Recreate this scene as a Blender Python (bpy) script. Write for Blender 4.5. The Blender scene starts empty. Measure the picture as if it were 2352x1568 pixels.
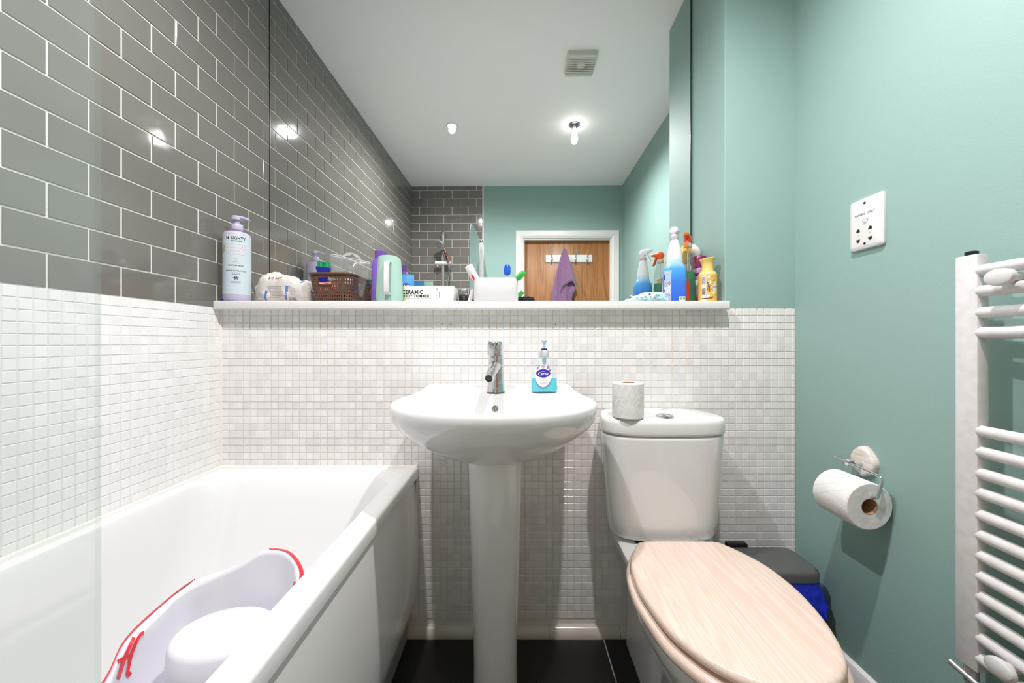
import bpy, bmesh, math, random
import numpy as np
from mathutils import Vector, Matrix
from mathutils.bvhtree import BVHTree
random.seed(7)
S = bpy.context.scene
COL = S.collection
PI = math.pi
# ------------------------------------------------------------------ camera, world, exposure
F = 830.0                      # focal length in pixels of the 2352 px wide frame
VX, VY = 1187.0, 785.0         # vanishing point of the room's depth direction
CZ = 1.03                      # camera height
cd = bpy.data.cameras.new('camera'); cam = bpy.data.objects.new('camera', cd); COL.objects.link(cam)
cam.location = (0, 0, CZ); cam.rotation_euler = (PI/2, 0, 0)
cd.sensor_width = 36.0; cd.lens = F/2352*36.0
cd.shift_x = -(VX-1176)/2352; cd.shift_y = (VY-784)/2352
cd.clip_start = 0.01
S.camera = cam
w = bpy.data.worlds.new('world'); S.world = w; w.use_nodes = True
w.node_tree.nodes['Background'].inputs[0].default_value = (0.8, 0.85, 0.9, 1)
w.node_tree.nodes['Background'].inputs[1].default_value = 0.3
S.view_settings.view_transform = 'Standard'; S.view_settings.look = 'None'
S.view_settings.gamma = 1.0; S.view_settings.use_curve_mapping = False
S.view_settings.exposure = 0.55
LAMP_POWER = 16.5
S.cycles.max_bounces = 16; S.cycles.diffuse_bounces = 12; S.cycles.glossy_bounces = 8; S.cycles.transparent_max_bounces = 16
# ------------------------------------------------------------------ room dimensions (metres)
XL, XR = -1.047, 0.985         # left tiled wall, right painted wall
YF, YM, YB = 1.278, 1.521, -0.447   # mosaic wall, mirror plane in the niche, door wall
ZC = 2.535                     # ceiling
XN = 0.736                     # right cheek of the niche
ZS = 1.1716                    # top of the sill
ZT = 1.149                     # top of the mosaic band
def at(px, py, Y):             # where a ray meets depth Y
    return ((px-VX)*Y/F, Y, CZ-(py-VY)*Y/F)
def atz(px, py, z):
    Y = (CZ-z)*F/(py-VY)
    return ((px-VX)*Y/F, Y, z)
# ------------------------------------------------------------------ materials
def lin(c):
    if isinstance(c, str): c = tuple(int(c[i:i+2], 16) for i in (0, 2, 4))
    return tuple(((v/255)/12.92 if v/255 <= .04045 else ((v/255+.055)/1.055)**2.4) for v in c)
MATS = {}
def mat(name, c, rough=.4, metal=0., spec=.5, noise=None, bump=None, coat=0., trans=0., emit=0., sheen=0., aniso=None, sub=0.):
    """noise=(scale, second colour, (stretch xyz)); bump=(scale, strength, (stretch xyz))"""
    if name in MATS: return MATS[name]
    m = bpy.data.materials.new(name); m.use_nodes = True; MATS[name] = m
    nt = m.node_tree; b = nt.nodes['Principled BSDF']
    col = lin(c)+(1,)
    b.inputs['Base Color'].default_value = col
    b.inputs['Roughness'].default_value = rough; b.inputs['Metallic'].default_value = metal
    b.inputs['Specular IOR Level'].default_value = spec
    b.inputs['Coat Weight'].default_value = coat; b.inputs['Coat Roughness'].default_value = .05
    b.inputs['Transmission Weight'].default_value = trans
    if sub: b.inputs['Subsurface Weight'].default_value = sub; b.inputs['Subsurface Radius'].default_value = (.01, .01, .01)
    if sheen: b.inputs['Sheen Weight'].default_value = sheen
    if emit:
        b.inputs['Emission Color'].default_value = col; b.inputs['Emission Strength'].default_value = emit
    def tex(scale, stretch, det=3):
        g = nt.nodes.new('ShaderNodeNewGeometry'); mp = nt.nodes.new('ShaderNodeMapping')
        mp.inputs['Scale'].default_value = stretch
        n = nt.nodes.new('ShaderNodeTexNoise'); n.inputs['Scale'].default_value = scale; n.inputs['Detail'].default_value = det
        nt.links.new(g.outputs['Position'], mp.inputs[0]); nt.links.new(mp.outputs[0], n.inputs['Vector'])
        return n
    if noise:
        n = tex(noise[0], noise[2] if len(noise) > 2 else (1, 1, 1))
        r = nt.nodes.new('ShaderNodeValToRGB')
        r.color_ramp.elements[0].position = .35; r.color_ramp.elements[1].position = .65
        r.color_ramp.elements[0].color = col; r.color_ramp.elements[1].color = lin(noise[1])+(1,)
        nt.links.new(n.outputs['Fac'], r.inputs[0]); nt.links.new(r.outputs[0], b.inputs['Base Color'])
    if bump:
        n = tex(bump[0], bump[2] if len(bump) > 2 else (1, 1, 1))
        bp = nt.nodes.new('ShaderNodeBump'); bp.inputs['Strength'].default_value = bump[1]; bp.inputs['Distance'].default_value = .01
        nt.links.new(n.outputs['Fac'], bp.inputs['Height']); nt.links.new(bp.outputs[0], b.inputs['Normal'])
    return m
def mat_clear(name, c, opaque=.12, rough=.03, gloss=1.0):
    """thin clear plastic or glass: mostly straight-through, a fresnel sheen and a little body"""
    if name in MATS: return MATS[name]
    m = bpy.data.materials.new(name); m.use_nodes = True; MATS[name] = m
    nt = m.node_tree; nt.nodes.clear()
    o = nt.nodes.new('ShaderNodeOutputMaterial'); t = nt.nodes.new('ShaderNodeBsdfTransparent')
    t.inputs[0].default_value = lin(c)+(1,)
    d = nt.nodes.new('ShaderNodeBsdfDiffuse'); d.inputs[0].default_value = lin(c)+(1,)
    g = nt.nodes.new('ShaderNodeBsdfGlossy'); g.inputs['Roughness'].default_value = rough
    m1 = nt.nodes.new('ShaderNodeMixShader'); m1.inputs[0].default_value = opaque
    m2 = nt.nodes.new('ShaderNodeMixShader')
    # Schlick reflectance of a thin sheet, the same from both faces
    ge = nt.nodes.new('ShaderNodeNewGeometry'); dt = nt.nodes.new('ShaderNodeVectorMath'); dt.operation = 'DOT_PRODUCT'
    nt.links.new(ge.outputs['Normal'], dt.inputs[0]); nt.links.new(ge.outputs['Incoming'], dt.inputs[1])
    def mth(op, a, b):
        n = nt.nodes.new('ShaderNodeMath'); n.operation = op
        for k, x in ((0, a), (1, b)):
            if x is None: continue
            if isinstance(x, (int, float)): n.inputs[k].default_value = x
            else: nt.links.new(x, n.inputs[k])
        return n.outputs[0]
    ab = mth('ABSOLUTE', dt.outputs['Value'], None); om = mth('SUBTRACT', 1., ab); pw = mth('POWER', om, 5.)
    fr = mth('ADD', mth('MULTIPLY', pw, .9), .035)
    mm = nt.nodes.new('ShaderNodeMath'); mm.operation = 'MULTIPLY'; mm.inputs[1].default_value = gloss
    nt.links.new(t.outputs[0], m1.inputs[1]); nt.links.new(d.outputs[0], m1.inputs[2])
    nt.links.new(fr, mm.inputs[0]); nt.links.new(mm.outputs[0], m2.inputs[0])
    nt.links.new(m1.outputs[0], m2.inputs[1]); nt.links.new(g.outputs[0], m2.inputs[2])
    nt.links.new(m2.outputs[0], o.inputs[0]); return m
def mat_tilecells(name, c1, c2, pitch, origin, rough=.12):
    """ceramic mosaic: each cell of the grid gets its own slight tint"""
    m = bpy.data.materials.new(name); m.use_nodes = True; MATS[name] = m
    nt = m.node_tree; b = nt.nodes['Principled BSDF']; b.inputs['Roughness'].default_value = rough
    g = nt.nodes.new('ShaderNodeNewGeometry'); L = nt.links
    sub = nt.nodes.new('ShaderNodeVectorMath'); sub.operation = 'SUBTRACT'; sub.inputs[1].default_value = origin
    div = nt.nodes.new('ShaderNodeVectorMath'); div.operation = 'DIVIDE'; div.inputs[1].default_value = pitch
    fl = nt.nodes.new('ShaderNodeVectorMath'); fl.operation = 'FLOOR'
    wn = nt.nodes.new('ShaderNodeTexWhiteNoise'); r = nt.nodes.new('ShaderNodeValToRGB')
    r.color_ramp.elements[0].color = lin(c1)+(1,); r.color_ramp.elements[1].color = lin(c2)+(1,)
    L.new(g.outputs['Position'], sub.inputs[0]); L.new(sub.outputs[0], div.inputs[0]); L.new(div.outputs[0], fl.inputs[0])
    L.new(fl.outputs[0], wn.inputs['Vector']); L.new(wn.outputs['Value'], r.inputs[0]); L.new(r.outputs[0], b.inputs['Base Color'])
    n = nt.nodes.new('ShaderNodeTexNoise'); n.inputs['Scale'].default_value = 55
    bp = nt.nodes.new('ShaderNodeBump'); bp.inputs['Strength'].default_value = .08; bp.inputs['Distance'].default_value = .004
    L.new(g.outputs['Position'], n.inputs['Vector']); L.new(n.outputs['Fac'], bp.inputs['Height']); L.new(bp.outputs[0], b.inputs['Normal'])
    return m
def mat_wood(name, c1, c2, scale, stretch, rough=.35, dist=3., wave=True, axis='X', fine=.5):
    m = bpy.data.materials.new(name); m.use_nodes = True; MATS[name] = m
    nt = m.node_tree; b = nt.nodes['Principled BSDF']; b.inputs['Roughness'].default_value = rough; L = nt.links
    g = nt.nodes.new('ShaderNodeNewGeometry'); mp = nt.nodes.new('ShaderNodeMapping'); mp.inputs['Scale'].default_value = stretch
    L.new(g.outputs['Position'], mp.inputs[0])
    # growth rings: contour lines of a slow noise; fibres: a fine stretched noise
    n0 = nt.nodes.new('ShaderNodeTexNoise'); n0.inputs['Scale'].default_value = scale; n0.inputs['Detail'].default_value = 1
    L.new(mp.outputs[0], n0.inputs['Vector'])
    mu = nt.nodes.new('ShaderNodeMath'); mu.operation = 'MULTIPLY'; mu.inputs[1].default_value = dist
    fr = nt.nodes.new('ShaderNodeMath'); fr.operation = 'PINGPONG'; fr.inputs[1].default_value = .5
    L.new(n0.outputs['Fac'], mu.inputs[0]); L.new(mu.outputs[0], fr.inputs[0])
    db = nt.nodes.new('ShaderNodeMath'); db.operation = 'MULTIPLY'; db.inputs[1].default_value = 2.; L.new(fr.outputs[0], db.inputs[0])
    n = nt.nodes.new('ShaderNodeTexNoise'); n.inputs['Scale'].default_value = scale*14; n.inputs['Detail'].default_value = 3
    L.new(mp.outputs[0], n.inputs['Vector'])
    mx = nt.nodes.new('ShaderNodeMix'); mx.data_type = 'FLOAT'; mx.inputs[0].default_value = fine
    L.new(db.outputs[0], mx.inputs[2]); L.new(n.outputs['Fac'], mx.inputs[3])
    r = nt.nodes.new('ShaderNodeValToRGB'); r.color_ramp.elements[0].position = .3; r.color_ramp.elements[1].position = .7
    r.color_ramp.elements[0].color = lin(c1)+(1,); r.color_ramp.elements[1].color = lin(c2)+(1,)
    L.new(mx.outputs[0], r.inputs[0]); L.new(r.outputs[0], b.inputs['Base Color'])
    return m
def mat_gradient(name, stops, z0, z1, rough=.3, axis=2, trans=0.):
    """a printed or moulded-in colour fade along one axis of the object itself"""
    m = bpy.data.materials.new(name); m.use_nodes = True; MATS[name] = m
    nt = m.node_tree; b = nt.nodes['Principled BSDF']; b.inputs['Roughness'].default_value = rough; L = nt.links
    b.inputs['Transmission Weight'].default_value = trans
    tc = nt.nodes.new('ShaderNodeTexCoord'); sx = nt.nodes.new('ShaderNodeSeparateXYZ'); L.new(tc.outputs['Object'], sx.inputs[0])
    mr = nt.nodes.new('ShaderNodeMapRange'); mr.inputs[1].default_value = z0; mr.inputs[2].default_value = z1
    L.new(sx.outputs[axis], mr.inputs[0]); r = nt.nodes.new('ShaderNodeValToRGB'); cr = r.color_ramp
    while len(cr.elements) < len(stops): cr.elements.new(.5)
    for e, (p, c) in zip(cr.elements, stops): e.position = p; e.color = lin(c)+(1,)
    L.new(mr.outputs[0], r.inputs[0]); L.new(r.outputs[0], b.inputs['Base Color']); return m
# ------------------------------------------------------------------ object helpers
def put(name, me, m, parent=None, loc=None, rot=None, sharp=35, smooth=True):
    o = bpy.data.objects.new(name, me); COL.objects.link(o)
    if m is not None and not me.materials: me.materials.append(m)
    if parent is not None: o.parent = parent
    if loc is not None: o.location = loc
    if rot is not None: o.rotation_euler = rot
    if smooth and len(me.polygons):
        me.shade_smooth()
        try: me.set_sharp_from_angle(angle=math.radians(sharp))
        except Exception: pass
    return o
def tag(o, label, cat, group=None):
    o['label'] = label; o['category'] = cat
    if group: o['group'] = group
    return o
def thing(name, label, cat, loc=(0, 0, 0), rz=0., group=None, rot=None):
    o = bpy.data.objects.new(name, None); COL.objects.link(o)
    o.location = loc; o.rotation_euler = rot if rot else (0, 0, rz); o.empty_display_size = .05
    return tag(o, label, cat, group)
def struct(o, label=None):
    o['kind'] = 'structure'
    if label: o['label'] = label
    return o
def mesh(verts, faces):
    me = bpy.data.meshes.new('m'); me.from_pydata([tuple(v) for v in verts], [], faces); me.update()
    bm = bmesh.new(); bm.from_mesh(me); bmesh.ops.recalc_face_normals(bm, faces=bm.faces); bm.to_mesh(me); bm.free()
    return me
def rawmesh(verts, faces):
    me = bpy.data.meshes.new('m'); me.from_pydata([tuple(v) for v in verts], [], faces); me.update(); return me
def boxm(x0, x1, y0, y1, z0, z1, bev=0., seg=2):
    bm = bmesh.new()
    bmesh.ops.create_cube(bm, size=1, matrix=Matrix.Translation(((x0+x1)/2, (y0+y1)/2, (z0+z1)/2)) @ Matrix.Diagonal((abs(x1-x0), abs(y1-y0), abs(z1-z0), 1)))
    if bev: bmesh.ops.bevel(bm, geom=bm.edges[:], offset=bev, segments=seg, affect='EDGES', profile=.5)
    me = bpy.data.meshes.new('m'); bm.to_mesh(me); bm.free(); return me
def box(name, m, x0, x1, y0, y1, z0, z1, parent=None, bev=0., seg=2):
    return put(name, boxm(x0, x1, y0, y1, z0, z1, bev, seg), m, parent)
def se(cx, cy, a, b, z, n=40, e=2.):
    """superellipse ring, v=0 at +x, v=.75 at -y"""
    r = []
    for j in range(n):
        t = 2*PI*j/n; c, s = math.cos(t), math.sin(t)
        r.append((cx+a*math.copysign(abs(c)**(2/e), c), cy+b*math.copysign(abs(s)**(2/e), s), z))
    return r
def rr(x0, x1, y0, y1, rad, z, k=8):
    """rounded rectangle ring with k points in each corner"""
    r = []
    for cx, cy, a0 in ((x1-rad, y1-rad, 0), (x0+rad, y1-rad, PI/2), (x0+rad, y0+rad, PI), (x1-rad, y0+rad, 1.5*PI)):
        for i in range(k):
            a = a0+PI/2*i/(k-1); r.append((cx+rad*math.cos(a), cy+rad*math.sin(a), z))
    return r
class Surf:
    """a lofted skin of closed rings; also carries printed decals on itself"""
    def __init__(s, rings): s.P = np.array(rings, float); s.c = s.P.mean(axis=(0, 1))
    def mesh(s, cap0=True, cap1=True):
        R, n = s.P.shape[:2]; v = [tuple(p) for r in s.P for p in r]; f = []
        for i in range(R-1):
            for j in range(n):
                k = (j+1) % n; f.append((i*n+j, i*n+k, (i+1)*n+k, (i+1)*n+j))
        if cap0:
            v.append(tuple(s.P[0].mean(axis=0))); c = len(v)-1; f += [(c, (j+1) % n, j) for j in range(n)]
        if cap1:
            v.append(tuple(s.P[-1].mean(axis=0))); c = len(v)-1; b = (R-1)*n; f += [(c, b+j, b+(j+1) % n) for j in range(n)]
        return mesh(v, f)
    def ev(s, u, v):
        R, n = s.P.shape[:2]; a = min(max(u, 0), .99999)*(R-1); b = (v % 1.)*n
        i = int(a); fa = a-i; j = int(b) % n; fb = b-int(b); k = (j+1) % n
        return ((s.P[i, j]*(1-fa)+s.P[i+1, j]*fa)*(1-fb)+(s.P[i, k]*(1-fa)+s.P[i+1, k]*fa)*fb)
    def frame(s, u, v):
        e = .004; p = s.ev(u, v); du = (s.ev(u+e, v)-s.ev(u-e, v))/(2*e); dv = (s.ev(u, v+e)-s.ev(u, v-e))/(2*e)
        nn = np.cross(dv, du); nn /= (np.linalg.norm(nn)+1e-12)
        R = s.P.shape[0]; cc = s.P[min(int(u*(R-1)), R-1)].mean(axis=0)
        if np.dot(nn, p-cc) < 0: nn = -nn
        return p, du, dv, nn
    def zu(s, z):
        """u at which the skin passes height z"""
        zs = s.P[:, :, 2].mean(axis=1); R = len(zs)
        for i in range(R-1):
            lo, hi = zs[i], zs[i+1]
            if hi > lo and lo <= z <= hi: return (i+(z-lo)/(hi-lo))/(R-1)
        return 1.
    def flat(s, pts, faces, z, v, off=.0006, zscale=True):
        """wrap flat artwork (metres; x right, y up) on the skin, centred at height z, round-angle v"""
        u0 = s.zu(z); out = []
        vs = np.linspace(v-.5, v+.5, 401); q = np.array([s.ev(u0, k) for k in vs])
        arc = np.r_[0, np.cumsum(np.linalg.norm(np.diff(q, axis=0), axis=1))]; arc -= arc[200]
        for (x, y) in pts:
            uu = s.zu(z+y); vv = float(np.interp(x, arc, vs))
            q, _, _, n2 = s.frame(uu, vv); out.append(tuple(q+n2*off))
        return rawmesh(out, faces)
TEXTCACHE = {}
def textgeo(s, h=.01, align='CENTER', squeeze=1., bold=0.):
    cu = bpy.data.curves.new('t', 'FONT'); cu.body = s; cu.size = 1; cu.align_x = align; cu.align_y = 'CENTER'
    cu.resolution_u = 3; cu.offset = bold*.75; cu.space_character = 1.+bold*2.4
    o = bpy.data.objects.new('t', cu); COL.objects.link(o); dg = bpy.context.evaluated_depsgraph_get()
    me = bpy.data.meshes.new_from_object(o.evaluated_get(dg))
    P = [(v.co.x*h*1.4*squeeze, v.co.y*h*1.4) for v in me.vertices]; Fc = [tuple(p.vertices) for p in me.polygons]
    bpy.data.objects.remove(o); bpy.data.curves.remove(cu); bpy.data.meshes.remove(me)
    return P, Fc
def discgeo(a, b, n=28):
    return [(a*math.cos(2*PI*i/n), b*math.sin(2*PI*i/n)) for i in range(n)], [tuple(range(n))]
def rectgeo(x0, x1, y0, y1, nx=10, ny=10):
    P = [(x0+(x1-x0)*i/nx, y0+(y1-y0)*j/ny) for j in range(ny+1) for i in range(nx+1)]
    Fc = [(j*(nx+1)+i, j*(nx+1)+i+1, (j+1)*(nx+1)+i+1, (j+1)*(nx+1)+i) for j in range(ny) for i in range(nx)]
    return P, Fc
def fangeo(a, b, rings=4, n=28):
    P = [(0, 0)]; Fc = []
    for k in range(1, rings+1):
        for i in range(n): P.append((a*k/rings*math.cos(2*PI*i/n), b*k/rings*math.sin(2*PI*i/n)))
    for i in range(n): Fc.append((0, 1+i, 1+(i+1) % n))
    for k in range(rings-1):
        for i in range(n): Fc.append((1+k*n+i, 1+(k+1)*n+i, 1+(k+1)*n+(i+1) % n, 1+k*n+(i+1) % n))
    return P, Fc
def shift(geo, dx, dy): return [(x+dx, y+dy) for x, y in geo[0]], geo[1]
def merge(*gs):
    P, Fc = [], []
    for p, f in gs: b = len(P); P += p; Fc += [tuple(i+b for i in q) for q in f]
    return P, Fc
def plane_print(name, geo, m, fn, parent):
    """flat artwork placed by fn(x,y)->point"""
    return put(name, rawmesh([fn(x, y) for x, y in geo[0]], geo[1]), m, parent, smooth=False)
def skin_print(name, sf, geo, m, z, v, parent, off=.0006):
    return put(name, sf.flat(geo[0], geo[1], z, v, off), m, parent, smooth=False)
def lines(n, w_, pitch, h, seed=1, jit=.35):
    """rows of tiny print too small to read in the photograph"""
    rnd = random.Random(seed); g = []
    for i in range(n):
        x = -w_/2
        end = w_/2*(1-jit*rnd.random())
        while x < end:
            l = min(h*(1+3*rnd.random()), end-x+.0001); g.append(rectgeo(x, x+l, -i*pitch-h/2, -i*pitch+h/2, 1, 1)); x += l+h*.6
    return merge(*g)
def lathe(prof, n=32, e=2., cx=0, cy=0, sy=1.): return Surf([se(cx, cy, max(r, 1e-4), max(r*sy, 1e-4), z, n, e) for r, z in prof])
def tubem(pts, r, n=10, closed=False, rs=None):
    P = [Vector(p) for p in pts]; N = len(P); v = []; f = []; up = None
    for i in range(N):
        if closed: t = P[(i+1) % N]-P[i-1]
        else: t = P[min(i+1, N-1)]-P[max(i-1, 0)]
        t.normalize()
        if up is None: up = t.orthogonal().normalized()
        else:
            up = up-t*up.dot(t); up = up.normalized() if up.length > 1e-6 else t.orthogonal().normalized()
        b = t.cross(up); rad = rs[i] if rs else r
        for k in range(n):
            a = 2*PI*k/n; v.append(P[i]+(up*math.cos(a)+b*math.sin(a))*rad)
    for i in range(N if closed else N-1):
        j = (i+1) % N
        for k in range(n): l = (k+1) % n; f.append((i*n+k, i*n+l, j*n+l, j*n+k))
    if not closed: f += [tuple(range(n)), tuple(range((N-1)*n, N*n))]
    return mesh(v, f)
def tube(name, m, pts, r, parent=None, n=10, closed=False, rs=None): return put(name, tubem(pts, r, n, closed, rs), m, parent)
def spl(pts, n, closed=False):
    """Catmull-Rom through control points"""
    P = np.array(pts, float); N = len(P); out = []
    segs = N if closed else N-1
    for q in range(n):
        t = q*segs/n if closed else q*segs/(n-1)
        i = min(int(t), segs-1); f = t-i
        g = (lambda k: P[k % N]) if closed else (lambda k: P[min(max(k, 0), N-1)])
        a, b, c, d = g(i-1), g(i), g(i+1), g(i+2)
        out.append(tuple(.5*((2*b)+(-a+c)*f+(2*a-5*b+4*c-d)*f*f+(-a+3*b-3*c+d)*f**3)))
    return out
def polar(outline, n, cx, cy):
    """resample a star-shaped outline at even angles so that rings line up"""
    D = np.array(spl(outline, 600, True)); a = np.arctan2(D[:, 1]-cy, D[:, 0]-cx) % (2*PI); r = np.hypot(D[:, 0]-cx, D[:, 1]-cy)
    o = np.argsort(a); a, r = a[o], r[o]; t = np.arange(n)*2*PI/n
    rr_ = np.interp(t, np.r_[a-2*PI, a, a+2*PI], np.r_[r, r, r])
    return np.c_[cx+rr_*np.cos(t), cy+rr_*np.sin(t)]
def ringz(xy, z): return [(x, y, z) for x, y in xy]
def noise3(p, s=1.): 
    from mathutils import noise as nz
    return nz.noise(Vector(p)*s)
# ------------------------------------------------------------------ shared materials
M_white = mat('white_ceramic', (225, 224, 223), .06, spec=.6, coat=.15)
M_acryl = mat('white_acrylic', (230, 230, 229), .12, spec=.5, coat=.2)
M_panel = mat('bath_panel', (240, 238, 236), .16)
M_gloss = mat('white_gloss_paint', (226, 224, 222), .3)
M_plast = mat('white_plastic', (222, 220, 218), .35)
M_teal = mat('teal_paint', (143, 172, 166), .62, noise=(1.3, (139, 169, 163)), bump=(220, .06))
M_ceil = mat('ceiling_paint', (250, 250, 249), .7, bump=(160, .05))
M_chrome = mat('chrome', (214, 216, 219), .10, metal=1.)
M_dchrome = mat('brushed_chrome', (178, 178, 178), .3, metal=.55)
M_black = mat('black_plastic', (22, 22, 24), .35)
M_ink = mat('black_print', (24, 24, 28), .5)
M_dark = mat('dark_void', (14, 13, 12), .8)
M_grout = mat('grey_tile_grout', (222, 220, 215), .8, bump=(300, .2))
M_grout2 = mat('mosaic_grout', (230, 225, 218), .85, noise=(6, (222, 215, 206)))
M_tile = mat('grey_glazed_tile', (117, 114, 108), .07, spec=.6, noise=(3, (113, 110, 104)), bump=(5, .10))
M_blackfloor = mat('black_floor_tile', (17, 17, 18), .32, bump=(400, .15))
M_silic = mat('white_sealant', (232, 228, 222), .4)
PX, PZ = .0249, .0255
M_mosf = mat_tilecells('mosaic_front', (222, 219, 217), (236, 233, 231), (PX, 1., PZ), (XL, 0.5, ZT-100*PZ))
PY = .0246
M_mosl = mat_tilecells('mosaic_side', (228, 227, 225), (236, 235, 233), (1., PY, PZ), (-.5, YF-200*PY, ZT-100*PZ))
# ------------------------------------------------------------------ room shell
def slab(name, m, *b): return struct(put(name, boxm(*b), m, smooth=False))
wall_left = slab('wall_left', M_grout, XL-.11, XL-.0008, YB-.2, YM+.12, -.02, ZC+.1)
wall_far = slab('wall_far', M_grout2, XL-.006, XR+.006, YF+.0016, YF+.14, -.02, ZT-.002)      # low wall under the sill
niche = struct(put('wall_niche', boxm(XL-.006, XN+.06, YM+.022, YM+.12, ZT-.002, ZC+.1), M_teal, smooth=False))
pier = struct(put('wall_pier', boxm(XN, XR+.1, YF, YM+.022, ZT-.002, ZC+.1, .0015, 1), M_teal, smooth=False))
wall_right = slab('wall_right', M_teal, XR, XR+.11, YB-.2, YF+.14, -.02, ZC+.1)
ceiling = slab('ceiling', M_ceil, XL-.11, XR+.11, YB-.2, YM+.12, ZC, ZC+.1)
floor = slab('floor', mat('floor_grout', (190, 178, 160), .8), XL-.11, XR+.11, YB-.2, YF+.14, -.06, -.004)
# wall with the door: pieces round the opening, one mesh
DX0, DX1, DZ1 = .045, .868, 2.015
def multi(name, m, boxes, parent=None, bev=0.):
    v, f = [], []
    for b in boxes:
        me = boxm(*b, bev) ; k = len(v); v += [tuple(q.co) for q in me.vertices]; f += [tuple(i+k for i in p.vertices) for p in me.polygons]; bpy.data.meshes.remove(me)
    return put(name, rawmesh(v, f), m, parent, smooth=False)
wall_back = struct(multi('wall_back', M_teal, [(XL-.006, DX0-.03, YB-.12, YB, -.02, ZC+.1), (DX1+.03, XR+.006, YB-.12, YB, -.02, ZC+.1), (DX0-.03, DX1+.03, YB-.12, YB, DZ1+.03, ZC+.1)]))
# ---- tiles: one low-poly bevelled piece, shared by all alike
def piece(wx, wz, d, bev):
    """a tile in the xz plane, back at y=0, face towards -y"""
    a, b = wx/2, wz/2
    v = [(-a, 0, -b), (a, 0, -b), (a, 0, b), (-a, 0, b), (-a, -d+bev, -b), (a, -d+bev, -b), (a, -d+bev, b), (-a, -d+bev, b),
         (-a+bev, -d, -b+bev), (a-bev, -d, -b+bev), (a-bev, -d, b-bev), (-a+bev, -d, b-bev)]
    f = [(8, 9, 10, 11)]
    for i in range(4):
        j = (i+1) % 4; f += [(i, j, 4+j, 4+i), (4+i, 4+j, 8+j, 8+i)]
    return v, f
TC = {}
def tile_mesh(wx, wz, d, bev, m):
    k = (round(wx, 4), round(wz, 4), d, bev, m.name)
    if k not in TC: me = rawmesh(*piece(wx, wz, d, bev)); me.materials.append(m); TC[k] = me
    return TC[k]
def place_tile(name, me, loc, rz, parent, tilt=.0):
    o = bpy.data.objects.new(name, me); COL.objects.link(o); o.parent = parent; o.location = loc
    o.rotation_euler = (random.uniform(-tilt, tilt), random.uniform(-tilt, tilt)*.3, rz+random.uniform(-tilt, tilt)); return o
RH, G = .0790, .0046                   # metro tile row height and joint
rows = []
z = ZT
while z < ZC-.004: rows.append((z, min(z+RH, ZC))); z += RH
PLW = .1515
for n, (z0, z1) in enumerate(rows):    # left wall, running bond
    off = .805 if n % 2 == 0 else .884
    k0 = math.floor((YB-off)/PLW)
    y = off+k0*PLW
    while y < YM+.008:
        a, b = max(y, YB), min(y+PLW, YM+.008)
        if b-a > .012: place_tile('tile', tile_mesh(b-a-G, z1-z0-G, .0023, .0010, M_tile), (XL-.0008, (a+b)/2, (z0+z1)/2), PI/2, wall_left, .0035)
        y += PLW
PBW = .157
XT = -.361
for n, (z0, z1) in enumerate(rows):    # shower part of the door wall
    x = XL-(PBW*.5 if n % 2 == 0 else 0)
    while x < XT:
        a, b = max(x, XL), min(x+PBW, XT)
        if b-a > .012: place_tile('tile', tile_mesh(b-a-G, z1-z0-G, .0075, .0013, M_tile), ((a+b)/2, YB, (z0+z1)/2), PI, wall_back, .003)
        x += PBW
box('grout_bed', M_grout, XL, XT+.001, YB-.001, YB+.0045, ZT-.56, ZC, wall_back)
box('tile_trim', mat('trim_plastic', (206, 205, 203), .4), XT, XT+.016, YB, YB+.010, .5, ZC, wall_back, .003)
# ---- mosaics: about 300 nearest as pieces, the rest as one skin of real pieces
def mosaic(wall, m, cells, basis, rz, nsel, rank):
    cells = sorted(cells, key=rank); v, f = [], []
    for i, (a, z_, wa, wz) in enumerate(cells):
        if i < nsel:
            place_tile('mosaic_tile', tile_mesh(wa, wz, .0020, .0009, m), basis(a, z_), rz, wall, .012)
        else:
            pv, pf = piece(wa, wz, .0020, .0009); c = Vector(basis(a, z_)); k = len(v)
            R = Matrix.Rotation(rz+random.uniform(-.012, .012), 3, 'Z') @ Matrix.Rotation(random.uniform(-.012, .012), 3, 'X')
            v += [tuple(c+R @ Vector(p)) for p in pv]; f += [tuple(q+k for q in t) for t in pf]
    o = put('mosaic_tiles', rawmesh(v, f), m, wall, smooth=False); o['kind'] = 'stuff'
cells = []; gz = .0022
for i in range(int((XR-XL)/PX)+1):
    a0 = XL+.004+i*PX; a1 = min(a0+PX, XR)
    if a1-a0 < .008: continue
    for j in range(43):
        z1 = ZT-j*PZ; z0 = z1-PZ
        if z0 < .03: continue
        cells.append(((a0+a1)/2, (z0+z1)/2, a1-a0-gz, PZ-gz))
mosaic(wall_far, M_mosf, cells, lambda a, z_: (a, YF+.0016, z_), 0, 300, lambda c: (not (.90 < c[1] < 1.125), abs(c[0]-.1)))
cells = []
ny = int((YF-YB)/PY)
for i in range(ny):
    b1 = YF-.004-i*PY; b0 = b1-PY
    for j in range(22): cells.append(((b0+b1)/2, ZT-(j+.5)*PZ, PY-gz, PZ-gz))
mosaic(wall_left, M_mosl, cells, lambda a, z_: (XL-.0008, a, z_), PI/2, 300, lambda c: (c[0] < .72, c[0]))
box('grout_bed', mat('mosaic_grout_side', (224, 222, 219), .85), XL-.002, XL-.0002, YB, YF, .55, ZT-.001, wall_left)
cells = [(XL+PX*(i+.5), ZT-(j+.5)*PZ, PX-gz, PZ-gz) for i in range(27) for j in range(22)]
mosaic(wall_back, M_mosf, cells, lambda a, z_: (a, YB+.0045, z_), PI, 0, lambda c: c[0])
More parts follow.
